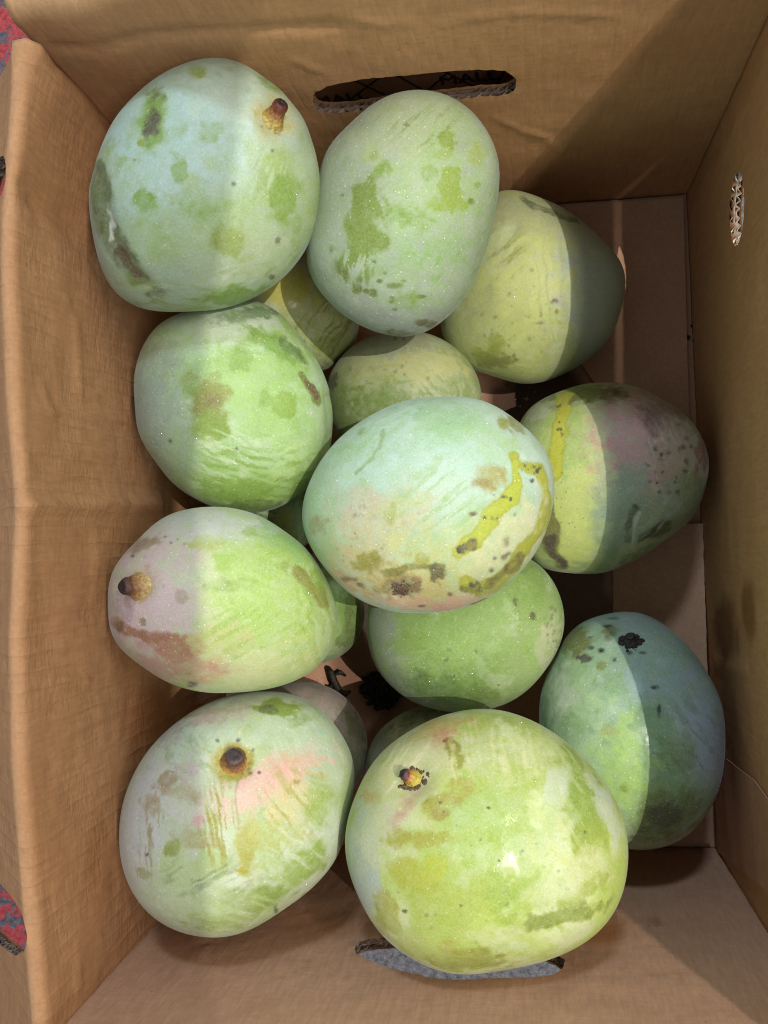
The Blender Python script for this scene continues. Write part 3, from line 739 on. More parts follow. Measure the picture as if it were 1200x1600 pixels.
        for i, (h, r) in enumerate(prof):
            b = smooth(0, 0.5, np.array(max(h, 0)))
            for k in range(N):
                a = 2 * math.pi * k / N; rr = r0 * r * (1 + 0.07 * math.sin(3 * a + seed + i * 0.4) + 0.08 * (rng.rand() - 0.5))
                q = np.array([math.cos(a) * rr, math.sin(a) * rr, 0]); off = (rot0 @ q) * (1 - b) + (rot @ q) * b
                base = P - n * 0.0015 if h < 0 else P
                vs.append(base + ax * L * max(h, 0) + off - s.ctr)
                t = np.clip(h, 0, 1); ci = t * (len(cols) - 1); j = int(min(ci, len(cols) - 2)); fr = ci - j
                c = srgb(cols[j]) * (1 - fr) + srgb(cols[j + 1]) * fr
                if i >= 13: c = srgb((48, 34, 32))
                cs.append(c * (0.8 + 0.4 * rng.rand()))
        for i in range(len(prof) - 1):
            for k in range(N): fs.append((i * N + k, i * N + (k + 1) % N, (i + 1) * N + (k + 1) % N, (i + 1) * N + k))
        fs.append(tuple((len(prof) - 1) * N + k for k in range(N)))
        o = link_mesh('stem', vs, fs, M_STEM, s.o); ca = o.data.color_attributes.new('skin', 'FLOAT_COLOR', 'POINT')
        ca.data.foreach_set('color', np.c_[np.clip(cs, 0, 1), np.ones(len(cs))].astype(np.float32).ravel()); return s
    def scar(s, u, v, r, n, seed, mat=None, name='stem_scar', flat=0.6):
        """broken stalk: a scab of small lumps"""
        rng = random.Random(seed); mpp = (s.D - 0.04) / F; fv, ff = [], []
        for i in range(n):
            a, q = rng.random() * 6.283, rng.random() ** 0.8
            if i < 7: q *= 0.35
            P, nn = s.surf(u + r * 1.15 * q * math.cos(a), v + r * 0.75 * q * math.sin(a))
            bmx = bmesh.new(); bmesh.ops.create_icosphere(bmx, subdivisions=2, radius=r * mpp * ((0.10 + 0.26 * rng.random() ** 2) if i >= 7 else 0.26 + 0.16 * rng.random()) * (1.25 - 0.7 * q))
            rt = Vector(nn).to_track_quat('Z', 'Y').to_matrix(); b = len(fv)
            for vx in bmx.verts:
                c = vx.co * (0.75 + 0.5 * rng.random()); c.z *= flat; fv.append(Vector(P - s.ctr) + rt @ c)
            ff += [tuple(b + vx.index for vx in f.verts) for f in bmx.faces]; bmx.free()
        link_mesh(name, fv, ff, mat or M_SCAB, s.o, False); return s

def ell(u, v, a, b, rot, n=16, egg=0.0):
    k = math.radians(rot); out = []
    for i in range(n):
        t = 2 * math.pi * i / n; x = a * math.cos(t); y = b * math.sin(t) * (1 + egg * math.cos(t)); out.append((u + x * math.cos(k) - y * math.sin(k), v + x * math.sin(k) + y * math.cos(k)))
    return out

G1, G2, YG, OL, BRN = (150, 182, 80), (138, 165, 45), (166, 182, 62), (124, 120, 42), (104, 78, 34)
WH, BLU = (203, 216, 212), (168, 206, 202)

# 1 -- back left, the highest
m = Mango([(342, 90), (390, 106), (433, 139), (472, 186), (494, 243), (500, 303), (494, 347), (472, 399), (433, 442), (381, 472), (321, 485), (260, 486), (212, 479), (173, 446), (152, 399), (141, 338), (139, 295), (150, 251), (169, 204), (195, 165), (238, 126), (286, 100)], 0.202, 0.049, 1)
m.dimple(430, 184, 26, 0.002, 0.0008).dent_line([(152, 270), (165, 340), (185, 395), (225, 440)], 12, 0.0015)
m.base((172, 196, 172), (164, 190, 120), 0.06)
m.blob(265, 195, 120, 110, (178, 208, 208), 0.85, 0, 0.6, 0.5).blob(360, 150, 70, 40, (190, 210, 196), 0.7, 20, 0.6)
m.blob(395, 345, 95, 95, (172, 196, 122), 0.55, 0, 0.6, 0.6).blob(400, 400, 70, 50, (190, 205, 170), 0.5, 0, 0.6, 0.8)
m.blob(240, 156, 20, 16, G1, 0.85, -40).blob(246, 150, 14, 9, OL, 0.6).blob(238, 195, 19, 32, G1, 0.95, 10).blob(238, 197, 11, 22, (105, 88, 42), 0.95, 10, 0.25, 0.5).blob(223, 223, 8, 8, YG, 0.9)
m.blob(308, 113, 11, 9, YG, 0.75).blob(280, 264, 14, 24, G1, 0.8).blob(225, 312, 15, 20, G1, 0.8, -20).blob(440, 308, 24, 42, G1, 0.85, 15).blob(360, 381, 26, 32, (166, 182, 85), 0.7, -30)
m.blob(373, 462, 55, 16, (140, 175, 60), 0.95, -5).blob(330, 200, 18, 22, G1, 0.5, 0, 0.5, 0.8).blob(420, 130, 26, 8, G1, 0.8, 40).blob(455, 350, 20, 20, G1, 0.5, 0, 0.4, 0.8).blob(275, 205, 16, 10, G1, 0.4, 0, 0.5, 0.9).blob(310, 320, 40, 26, G1, 0.35, 0, 0.5, 0.9)
m.stroke([(152, 262), (160, 325), (173, 368), (191, 399), (217, 429)], 15, (126, 138, 66), 0.85, 0.4, 0.1).stroke([(186, 392), (196, 408), (214, 428)], 7, (120, 92, 30), 0.9)
m.streaks(250, 462, 80, 22, 8, (150, 170, 80), 0.7).streaks(350, 430, 60, 22, -20, (196, 210, 188), 0.6).stroke([(172, 330), (178, 350), (176, 372)], 3, (215, 222, 215), 0.8)
m.blob(247, 457, 16, 9, OL, 0.5).dots([(365, 287, 3), (434, 376, 4, 6), (425, 433, 5, 4), (426, 236, 3), (210, 250, 2.5)], 3, BRN, 0.8)
m.blob(428, 186, 30, 32, (196, 186, 110), 0.85, 0, 0.4, 0.3).scatter(428, 192, 22, 18, 14, 2.2, (70, 50, 24), 0.9)
m.finish('large pale green mango in the back left corner with an upright stem', 90)
m.stem(426, 190, 441, 160, 19, 40, ((190, 178, 104), (178, 152, 78), (146, 104, 58), (128, 62, 42), (90, 38, 36)), 3)

# 2 -- below the back hand hole
m = Mango([(657, 140), (693, 147), (730, 167), (760, 203), (777, 243), (780, 287), (772, 340), (760, 390), (737, 447), (710, 483), (680, 510), (640, 525), (607, 523), (567, 510), (523, 480), (497, 450), (480, 413), (480, 380), (487, 337), (496, 285), (508, 240), (537, 203), (573, 170), (613, 147)], 0.165, 0.048, 2)
m.base((168, 186, 164), (166, 190, 142), 0.05, 30)
m.blob(665, 330, 85, 130, (164, 196, 132), 0.7, 15, 0.6, 0.5).blob(640, 190, 80, 40, (176, 190, 150), 0.6, -20, 0.6).blob(600, 500, 110, 26, (168, 172, 172), 0.7, 10, 0.5)
m.blob(755, 420, 20, 120, (150, 180, 118), 0.7, 12, 0.5).blob(575, 330, 30, 50, (142, 166, 52), 0.95, 12, 0.22, 0.5).blob(590, 375, 20, 18, (142, 166, 52), 0.85).blob(560, 380, 18, 16, (146, 168, 60), 0.7)
m.streaks(557, 405, 30, 45, 95, (145, 168, 60), 0.9, 0.28, 7)
m.dots([(518, 390, 4, 6), (527, 420, 8, 11), (540, 430, 6, 9), (558, 450, 8, 9), (562, 437, 5, 5), (580, 456, 9, 5), (593, 439, 5, 4), (617, 447, 12, 4), (584, 409, 4, 3), (632, 439, 4, 2), (613, 471, 4, 3), (618, 483, 4, 3), (657, 463, 9, 3), (572, 454, 5, 4), (613, 465, 4, 2), (584, 461, 6, 3), (602, 427, 3, 2)], 4, (132, 150, 44), 0.95, 0.25)
m.blob(698, 220, 15, 15, (158, 178, 64), 0.9).blob(690, 243, 12, 9, (165, 190, 95), 0.6).blob(585, 243, 15, 13, (180, 196, 130), 0.7).blob(586, 243, 9, 8, (160, 180, 105), 0.7).blob(600, 262, 12, 12, G1, 0.8, -40).blob(745, 240, 15, 20, (172, 192, 112), 0.7)
m.blob(708, 290, 16, 30, (162, 186, 70), 0.85, -10).blob(672, 272, 14, 14, G1, 0.6).blob(690, 320, 40, 12, (165, 190, 80), 0.7, -5).blob(735, 314, 8, 6, (138, 160, 40), 0.95).blob(746, 288, 5, 5, G1, 0.8).blob(640, 340, 35, 14, G1, 0.6, 20, 0.4, 0.8).blob(690, 400, 40, 26, (150, 188, 110), 0.6, -10, 0.5, 0.6)
m.blob(670, 506, 22, 6, OL, 0.85, 15).blob(622, 521, 24, 5, OL, 0.7, 5).blob(640, 470, 30, 14, G1, 0.4)
m.streaks(660, 200, 60, 40, -42, (150, 172, 92), 0.7, 0.22, 12).dots([(635, 195, 5, 3), (535, 305, 3)], 3, OL, 0.7)
m.aux[:, 0] = 0.95; m.finish('grey green mango leaning below the back hand hole with an olive patch', 160)

# 3 -- yellowish, half in shadow, back right
m = Mango([(784, 298), (810, 299), (853, 312), (897, 336), (940, 373), (966, 403), (977, 438), (970, 485), (949, 533), (910, 568), (866, 591), (823, 600), (775, 589), (723, 568), (693, 529), (690, 480), (705, 430), (725, 380), (748, 325)], 0.055, 0.050, 3)
m.base((188, 198, 146), (192, 202, 128), 0.0, 34).blob(830, 440, 75, 95, (206, 214, 136), 0.8, 10, 0.7, 0.5).blob(950, 450, 70, 130, (176, 192, 178), 0.85, 0, 0.5)  # right half painted paler and cooler to imitate fill light in the shade
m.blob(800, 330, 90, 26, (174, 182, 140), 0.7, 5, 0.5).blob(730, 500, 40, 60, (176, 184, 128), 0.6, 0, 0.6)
m.blob(770, 562, 32, 12, (152, 158, 50), 0.95, 8).blob(775, 540, 14, 18, (172, 182, 78), 0.8).blob(750, 552, 12, 10, YG, 0.7).stroke([(815, 308), (835, 322), (860, 328), (900, 345)], 5, (112, 128, 66), 0.7, warp=9).streaks(870, 470, 40, 110, 85, (182, 188, 120), 0.5, 0.15, 10).streaks(790, 390, 30, 40, -40, (168, 176, 90), 0.6)
m.scatter(830, 490, 80, 70, 30, 2.2, (150, 130, 62), 0.6).dots([(868, 470, 4, 3), (843, 505, 6, 2), (870, 487, 3, 4), (795, 540, 2), (757, 525, 2)], 3, (150, 110, 62), 0.8)
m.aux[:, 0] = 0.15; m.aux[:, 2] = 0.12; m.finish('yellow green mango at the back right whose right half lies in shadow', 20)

# 4 -- between, low
m = Mango(ell(452, 478, 118, 92, 40, egg=0.05), 0.062, 0.045, 4)
m.base((194, 206, 168), (184, 194, 120), 0.05, 45).blob(450, 455, 45, 30, (206, 200, 104), 0.9, 20, 0.5, 0.5, 0.75).streaks(520, 525, 60, 70, -52, (158, 160, 76), 0.85, 0.22, 12).streaks(480, 545, 50, 50, 20, (196, 200, 160), 0.6)
m.aux[:, 0] = 0.2; m.finish('wet yellowish mango low in the gap between the two back mangoes', 40)

# 5 -- middle left
m = Mango([(300, 484), (267, 494), (240, 517), (220, 547), (210, 587), (210, 633), (218, 680), (237, 713), (263, 747), (300, 777), (337, 793), (373, 802), (413, 798), (450, 785), (480, 760), (507, 727), (518, 687), (520, 647), (513, 607), (497, 567), (470, 527), (440, 493), (407, 473), (350, 468)], 0.148, 0.047, 5)
m.dent_line([(512, 620), (516, 680), (500, 735)], 6, 0.001)
m.base((172, 200, 150), (166, 198, 118), 0.0, 36).blob(240, 650, 60, 120, (158, 176, 166), 0.85, -8, 0.6, 0.5).blob(255, 560, 36, 30, (160, 176, 140), 0.6).blob(410, 640, 85, 90, (172, 208, 124), 0.6, 0, 0.6)
m.blob(350, 505, 80, 28, (186, 200, 182), 0.85, 0, 0.4).streaks(360, 525, 60, 40, 5, (188, 206, 176), 0.8, 0.18, 5).blob(385, 492, 55, 10, (122, 150, 92), 0.8, -8, 0.3, 0.6).blob(430, 540, 60, 12, (140, 178, 76), 0.85, 35, 0.3, 0.6).blob(375, 555, 18, 18, G1, 0.75).blob(455, 545, 24, 10, (112, 142, 52), 0.8, 40).blob(400, 525, 20, 8, G1, 0.7)
m.blob(326, 624, 29, 30, (158, 156, 36), 0.95, -20, 0.25, 0.45, 0.2).blob(328, 628, 14, 9, (150, 130, 24), 0.8, -30, 0.5).blob(332, 668, 24, 24, (150, 176, 52), 0.9, 0, 0.3).blob(300, 600, 16, 20, G1, 0.6).blob(306, 592, 30, 16, (160, 172, 92), 0.6)
m.blob(443, 633, 19, 23, (160, 190, 88), 0.85, -15, 0.2, 0.25).blob(415, 622, 9, 14, G1, 0.6).stroke([(474, 588), (483, 606), (494, 626)], 8, (140, 152, 40), 0.95).stroke([(480, 596), (486, 610), (492, 622)], 5, (140, 92, 20), 0.9)
m.blob(380, 768, 44, 20, (142, 176, 48), 0.9, 5, 0.35, 0.5).streaks(390, 745, 90, 50, 12, (150, 184, 80), 0.85, 0.16, 10).streaks(360, 710, 50, 40, 25, (192, 212, 170), 0.8, 0.2, 7).blob(405, 790, 50, 8, (130, 152, 60), 0.7).blob(475, 745, 20, 20, (150, 185, 85), 0.6).streaks(460, 720, 50, 40, -25, (190, 214, 150), 0.6)
m.dots([(266, 689, 3), (370, 700, 2)], 3, (60, 55, 35), 0.8); m.aux[:, 0] = 0.85; m.finish('green mango at the middle left with an ochre stain and white bloom along its top', 120)

# 6 -- behind the centre one
m = Mango(ell(630, 622, 122, 106, 0), 0.058, 0.046, 6)
m.base((180, 190, 146), (160, 178, 112), 0.0, 34).blob(640, 575, 100, 26, (196, 196, 132), 0.8, -4, 0.5).blob(610, 535, 70, 18, (168, 174, 142), 0.7).blob(570, 640, 80, 40, (142, 168, 82), 0.7, 0, 0.5).blob(519, 597, 8, 13, (112, 112, 42), 0.9, 20).scatter(600, 570, 80, 45, 14, 2.0, (70, 78, 40), 0.6).streaks(590, 615, 70, 20, 0, (140, 168, 70), 0.7)
m.aux[:, 0] = 0.4; m.finish('small olive green mango tucked behind the stained centre mango', 60)

# 8 -- pinkish, right middle
m = Mango([(957, 598), (1000, 607), (1040, 627), (1073, 650), (1097, 683), (1107, 720), (1100, 770), (1077, 813), (1040, 843), (1000, 870), (960, 890), (910, 898), (877, 893), (833, 880), (815, 840), (802, 780), (800, 720), (806, 680), (820, 647), (843, 627), (883, 608), (917, 600)], 0.062, 0.052, 8)
m.base((176, 190, 140), (160, 178, 118), 0.0, 34).blob(890, 760, 55, 130, (202, 212, 128), 0.95, 0, 0.5, 0.4, 0, 0.0).blob(880, 690, 40, 50, (172, 198, 116), 0.7).blob(835, 640, 26, 22, (190, 200, 176), 0.7)
m.blob(1000, 690, 60, 80, (206, 146, 146), 0.9, -20, 0.6, 0.4).blob(1025, 650, 40, 20, (158, 116, 100), 0.7, 20).blob(1065, 720, 40, 60, (172, 150, 122), 0.8).blob(1100, 705, 14, 30, (170, 92, 70), 0.7).blob(1020, 660, 16, 24, (150, 104, 92), 0.6).blob(990, 690, 26, 46, (206, 156, 154), 0.6)
m.blob(975, 800, 40, 70, (146, 172, 140), 0.85, 20, 0.5).blob(1060, 790, 40, 40, (150, 164, 130), 0.8).blob(905, 616, 50, 12, (136, 146, 46), 0.85, -5).blob(955, 616, 22, 12, (140, 120, 56), 0.8).blob(964, 613, 9, 6, (120, 60, 40), 0.9).blob(1078, 762, 20, 26, (140, 154, 80), 0.6)
m.stroke([(880, 612), (880, 640), (873, 672), (868, 705), (863, 740)], 12, (206, 206, 26), 0.97, 0.3, 0.5, edge=(182, 184, 56)).stroke([(858, 790), (859, 830), (863, 860), (877, 880)], 10, (156, 152, 36), 0.95, edge=(120, 112, 34)).stroke([(861, 845), (864, 868), (880, 879)], 7, (96, 66, 22), 0.95).stroke([(896, 620), (890, 632)], 5, (150, 150, 40), 0.8)
m.scatter(874, 665, 5, 42, 12, 1.6, (50, 48, 14), 0.95, 4).stroke([(1002, 842), (1020, 832), (1042, 818)], 9, (92, 104, 40), 0.85).stroke([(992, 800), (980, 840)], 7, (104, 122, 60), 0.7).stroke([(1000, 800), (985, 850)], 3, (196, 206, 196), 0.6).blob(1000, 868, 40, 10, (120, 146, 70), 0.6, -25)
m.scatter(1045, 715, 40, 60, 34, 2.4, (84, 66, 40), 0.8, 2).dots([(1034, 710, 3), (1072, 737, 5, 3), (991, 791, 3)], 3, (40, 32, 20), 0.9).streaks(1035, 690, 22, 40, 70, (196, 186, 170), 0.4).streaks(1010, 800, 50, 50, -50, (176, 190, 176), 0.5)
m.aux[:, 0] = 0.5; d = np.hypot((m.u - 888) / 50, (m.v - 770) / 90); m.aux[:, 2] = np.maximum(m.aux[:, 2], 0.75 * (1 - smooth(0.6, 1.1, d)) * m.k)
m.finish('pinkish green mango by the right wall with a dripping yellow sap streak', 60)

# 10 -- green one under the centre
m = Mango([(845, 885), (868, 915), (880, 950), (881, 985), (868, 1022), (845, 1056), (815, 1085), (780, 1103), (735, 1113), (690, 1110), (650, 1098), (615, 1075), (590, 1045), (577, 1010), (573, 970), (578, 938), (595, 910), (625, 885), (670, 868), (730, 858), (800, 862)], 0.080, 0.046, 10)
m.base((160, 186, 118), (148, 182, 96), 0.05, 34).blob(720, 990, 110, 60, (158, 192, 104), 0.6, 0, 0.6).blob(600, 985, 22, 60, (160, 176, 160), 0.8, -15, 0.5).blob(660, 1075, 80, 24, (150, 166, 140), 0.6, 20).blob(860, 1000, 18, 50, (186, 190, 152), 0.7, 20).blob(690, 1075, 50, 24, (120, 158, 60), 0.7, 10, 0.4).blob(640, 1000, 20, 20, G1, 0.5).blob(745, 1085, 30, 18, (130, 160, 70), 0.6)
m.dots([(805, 938, 4, 5), (833, 962, 4, 6), (806, 945, 2)], 3, (98, 74, 36), 0.9).scatter(865, 985, 12, 40, 26, 1.8, (120, 90, 70), 0.7).scatter(720, 1050, 80, 40, 14, 2.0, (96, 110, 50), 0.5).blob(755, 890, 70, 12, (130, 160, 90), 0.6)
m.aux[:, 0] = 0.9; m.finish('plain green speckled mango directly under the stained centre mango', 110)

# 11 -- right front, bluish bloom, cool sheen painted along its right side
m = Mango([(980, 956), (1007, 960), (1040, 977), (1073, 1007), (1100, 1043), (1120, 1080), (1130, 1113), (1133, 1160), (1128, 1213), (1113, 1257), (1087, 1293), (1053, 1317), (1017, 1327), (980, 1325), (945, 1315), (905, 1285), (870, 1240), (850, 1180), (843, 1130), (843, 1105), (848, 1073), (860, 1043), (880, 1003), (900, 980), (933, 963)], 0.075, 0.056, 11)
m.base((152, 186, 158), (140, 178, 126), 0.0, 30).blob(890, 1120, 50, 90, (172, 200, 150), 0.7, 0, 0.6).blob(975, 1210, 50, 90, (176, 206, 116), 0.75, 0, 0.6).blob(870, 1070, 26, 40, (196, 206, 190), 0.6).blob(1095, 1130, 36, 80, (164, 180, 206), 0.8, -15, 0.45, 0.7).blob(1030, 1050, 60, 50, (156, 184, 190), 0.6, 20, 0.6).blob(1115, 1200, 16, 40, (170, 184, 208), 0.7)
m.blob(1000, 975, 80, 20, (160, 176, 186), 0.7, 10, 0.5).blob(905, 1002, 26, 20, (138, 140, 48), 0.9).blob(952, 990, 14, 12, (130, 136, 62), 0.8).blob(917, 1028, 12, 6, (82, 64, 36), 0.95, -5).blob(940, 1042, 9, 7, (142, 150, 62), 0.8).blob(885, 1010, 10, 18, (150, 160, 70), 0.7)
m.blob(1035, 1278, 46, 32, (122, 136, 66), 0.85, -20, 0.5, 0.5).blob(1038, 1278, 22, 16, (86, 88, 30), 0.8, -20, 0.6).blob(1080, 1255, 14, 22, (130, 144, 80), 0.6).blob(1060, 1180, 26, 30, (132, 160, 100), 0.6).blob(1020, 1140, 30, 30, (128, 170, 116), 0.6).blob(975, 1232, 8, 8, (146, 170, 50), 0.7).blob(895, 1140, 22, 26, (140, 176, 110), 0.6).blob(950, 1142, 14, 8, (172, 178, 110), 0.6)
m.dots([(922, 1012, 5, 3), (940, 1017, 5, 4), (960, 1031, 3), (984, 1020, 4, 3), (1004, 1020, 5, 2), (957, 966, 8, 2), (950, 978, 7, 2), (923, 996, 5, 2), (1030, 1110, 3, 10), (1024, 1074, 6, 3), (987, 1308, 4)], 3, (34, 28, 24), 0.9).streaks(1070, 1160, 50, 70, 50, (120, 140, 120), 0.4)
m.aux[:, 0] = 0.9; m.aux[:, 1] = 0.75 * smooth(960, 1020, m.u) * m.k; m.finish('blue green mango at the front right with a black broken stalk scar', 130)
m.scar(985, 1003, 19, 46, 5, M_CRUMB, 'stem_scar', 0.7)
m.stem(986, 1001, 985, 992, 12, 13, ((62, 46, 36), (48, 38, 34), (40, 34, 34), (34, 30, 34)), 5)
m.scar(940, 1017, 4, 3, 6, M_CRUMB, 'scab', 0.6)

# low ones that barely show
m = Mango(ell(482, 955, 88, 82, 20), 0.050, 0.044, 14)
m.base((156, 186, 108), (146, 180, 92), 0.0).blob(545, 985, 16, 40, (122, 140, 60), 0.6).blob(500, 1022, 40, 12, (180, 190, 150), 0.7); m.aux[:, 0] = 0.6; m.finish('plain green mango peeking out right of the lilac stemmed mango', 20)
m = Mango(ell(470, 1170, 104, 106, 30), 0.052, 0.044, 15)
m.base((176, 158, 152), (160, 150, 132), 0.0).blob(556, 1140, 10, 40, (120, 116, 60), 0.8, -20).blob(550, 1190, 22, 40, (140, 156, 112), 0.7).blob(500, 1090, 60, 20, (186, 160, 158), 0.6); m.aux[:, 0] = 0.4; m.finish('dull pinkish grey mango mostly hidden beneath the front left mango', 20)
m = Mango(ell(698, 1196, 126, 98, 0), 0.046, 0.042, 16)
m.base((170, 172, 140), (140, 148, 84), 0.0).blob(650, 1125, 40, 12, (120, 130, 50), 0.8, -25).blob(590, 1180, 16, 40, (160, 156, 136), 0.7).blob(800, 1108, 20, 10, (170, 180, 130), 0.6); m.finish('olive mango barely showing behind the large yellow green front mango', 20)
m = Mango(ell(430, 790, 86, 74, 0), 0.046, 0.040, 17)
m.base((140, 170, 116), (110, 146, 78), 0.0).blob(445, 820, 16, 20, (180, 190, 100), 0.7); m.finish('dark green mango deep in the gap left of the centre mango', 10)

# 9 -- lilac and green with a stem on the left
m = Mango([(336, 792), (308, 794), (260, 806), (228, 832), (196, 864), (178, 896), (169, 936), (172, 976), (184, 1008), (216, 1036), (248, 1058), (284, 1074), (328, 1082), (380, 1081), (428, 1074), (468, 1060), (496, 1040), (516, 1016), (525, 984), (524, 944), (508, 904), (484, 864), (452, 836), (416, 812), (380, 798)], 0.176, 0.048, 9)
m.dimple(214, 916, 24, 0.0015, 0.0008)
m.base((186, 206, 148), (180, 206, 116), 0.0, 36).blob(235, 920, 75, 115, (216, 182, 194), 0.95, 8, 0.5, 0.4).blob(330, 815, 90, 24, (196, 200, 200), 0.85, 5, 0.5).blob(410, 930, 80, 70, (184, 212, 118), 0.75, 20, 0.6).blob(400, 1045, 90, 26, (208, 212, 158), 0.8, -8, 0.5).blob(440, 840, 50, 20, (156, 196, 124), 0.6, 35)
m.blob(185, 960, 18, 50, (196, 166, 178), 0.7).blob(275, 1010, 50, 20, (198, 140, 106), 0.92, 12, 0.4, 0.5, 0.2).stroke([(184, 974), (200, 986), (230, 996), (262, 992)], 9, (190, 130, 96), 0.85).blob(300, 1040, 60, 20, (206, 158, 132), 0.8, 8, 0.5).blob(240, 1045, 36, 12, (210, 164, 150), 0.8, 30).blob(340, 1000, 40, 30, (202, 196, 136), 0.6).blob(187, 978, 7, 8, (150, 110, 60), 0.9)
m.blob(238, 846, 16, 8, (176, 148, 112), 0.85, -20).blob(214, 852, 16, 9, (178, 150, 116), 0.85, -45).blob(283, 932, 10, 11, (190, 166, 150), 0.85, 0, 0.2, 0.2).blob(223, 972, 5, 6, (176, 150, 112), 0.8).blob(325, 850, 26, 12, (186, 196, 110), 0.7).blob(350, 880, 20, 14, (172, 206, 96), 0.6, 30).blob(360, 915, 40, 10, G1, 0.35).blob(445, 883, 12, 7, (164, 186, 80), 0.8).blob(390, 830, 14, 8, (164, 190, 110), 0.7)
m.stroke([(466, 890), (478, 908), (496, 922), (505, 945)], 8, (166, 160, 66), 0.9).blob(500, 905, 12, 24, (160, 190, 70), 0.7, -25).streaks(490, 970, 30, 70, 75, (164, 190, 90), 0.6, 0.16, 8).streaks(400, 985, 70, 40, -30, (168, 200, 90), 0.5).streaks(460, 1020, 50, 40, -35, (196, 206, 130), 0.6)
m.dots([(258, 839, 3), (267, 848, 2), (207, 869, 2.5), (302, 1069, 7, 4), (278, 843, 2)], 2, (80, 60, 44), 0.9).scatter(260, 900, 70, 70, 10, 1.8, (176, 150, 160), 0.6)
m.blob(226, 916, 14, 24, (206, 176, 116), 0.8, 0, 0.5); m.aux[:, 0] = 0.85; m.finish('lilac and green mango at the left wall with its brown stem pointing left', 170)
m.stem(220, 916, 190, 917, 23, 34, ((206, 182, 120), (188, 152, 94), (150, 104, 62), (104, 66, 48), (62, 42, 38)), 7)

# 12 -- front left
m = Mango([(409, 1080), (453, 1084), (490, 1101), (519, 1128), (541, 1161), (553, 1198), (552, 1238), (545, 1275), (535, 1319), (516, 1355), (490, 1385), (453, 1414), (409, 1443), (365, 1462), (325, 1464), (285, 1458), (244, 1436), (215, 1407), (197, 1370), (187, 1326), (187, 1289), (197, 1238), (215, 1198), (241, 1161), (277, 1128), (318, 1102), (362, 1086)], 0.172, 0.049, 12)
m.dimple(365, 1192, 30, 0.0022, 0.001)
m.base((196, 208, 184), (186, 202, 146), 0.05, 34).blob(300, 1140, 90, 50, (192, 210, 190), 0.8, -30, 0.6).blob(230, 1280, 45, 100, (200, 196, 208), 0.85, 12, 0.5).blob(300, 1240, 60, 50, (200, 196, 186), 0.6).blob(445, 1205, 62, 30, (238, 174, 164), 0.95, -22, 0.6, 0.5).blob(395, 1235, 50, 30, (234, 184, 178), 0.85, -30, 0.6).blob(460, 1180, 26, 14, (232, 172, 140), 0.6, -20)
m.blob(350, 1115, 60, 14, (196, 168, 158), 0.7, -12, 0.5).blob(265, 1140, 26, 26, (186, 168, 176), 0.5, -40).blob(450, 1150, 70, 26, (190, 210, 178), 0.7, 15, 0.5).blob(460, 1255, 36, 34, (218, 204, 150), 0.7).blob(310, 1280, 12, 12, (224, 164, 178), 0.7).blob(285, 1205, 20, 16, (206, 176, 182), 0.6)
m.blob(437, 1108, 37, 13, (158, 180, 34), 0.95, 6, 0.3, 0.4).blob(420, 1108, 16, 10, (128, 136, 40), 0.7).blob(468, 1125, 16, 10, G1, 0.6).blob(258, 1222, 18, 12, (178, 150, 112), 0.8, -40).blob(236, 1258, 14, 18, (184, 160, 124), 0.8).blob(285, 1240, 24, 16, (186, 164, 120), 0.65).blob(270, 1326, 15, 15, (166, 172, 76), 0.9).blob(222, 1365, 10, 9, (168, 166, 108), 0.85).blob(300, 1335, 13, 12, (204, 200, 192), 0.7)
m.blob(310, 1310, 36, 14, (190, 166, 110), 0.6, 10).streaks(340, 1290, 26, 80, 80, (180, 176, 74), 0.95, 0.26, 14, 0.02).streaks(240, 1310, 20, 60, 88, (176, 158, 112), 0.8, 0.30, 14).blob(385, 1330, 16, 40, (190, 184, 62), 0.85, 5, 0.5, 0.5, 0.2).blob(378, 1362, 9, 7, (200, 186, 40), 0.9, 0, 0.3, 0.2, 0.8).stroke([(368, 1225), (369, 1260), (372, 1300)], 2, (182, 168, 120), 0.8).streaks(460, 1260, 50, 60, 55, (190, 182, 96), 0.8, 0.2, 12).blob(462, 1222, 8, 6, (186, 168, 80), 0.85)
m.blob(500, 1255, 22, 30, (168, 192, 96), 0.8, 0, 0.4).blob(440, 1300, 46, 26, (200, 200, 120), 0.5).blob(470, 1355, 50, 26, (164, 190, 84), 0.8, -35).blob(405, 1404, 52, 18, (152, 176, 62), 0.9, -10, 0.3).blob(300, 1390, 70, 46, (186, 202, 148), 0.7, 10, 0.6).blob(350, 1440, 60, 14, (166, 184, 96), 0.7, 0).streaks(380, 1430, 90, 30, 10, (182, 206, 140), 0.6).blob(365, 1375, 30, 10, (204, 216, 194), 0.7).streaks(330, 1370, 70, 30, -28, (130, 150, 90), 0.5, 0.2, 14).streaks(470, 1330, 40, 50, 35, (206, 216, 186), 0.6)
m.streaks(300, 1190, 60, 50, 45, (164, 186, 140), 0.5, 0.2, 3).streaks(500, 1180, 30, 60, 15, (176, 206, 176), 0.6)
m.blob(365, 1192, 31, 30, (196, 176, 70), 0.95, 0, 0.25, 0.3).blob(366, 1212, 18, 8, (186, 180, 40), 0.8, 0, 0.4, 0.3, 0.6).scatter(382, 1200, 12, 12, 8, 2.6, (82, 58, 30), 0.95).dots([(340, 1157, 3), (372, 1156, 3), (405, 1207, 3), (395, 1172, 2), (431, 1422, 3, 5), (230, 1335, 2)], 3, (60, 52, 34), 0.9)
m.aux[:, 0] = 0.7; m.finish('front left mango flushed pink with its dark stem facing straight up', 150)
m.stem(365, 1192, 367, 1180, 22, 30, ((184, 150, 64), (152, 112, 62), (122, 82, 58), (98, 66, 60), (104, 86, 92)), 11)

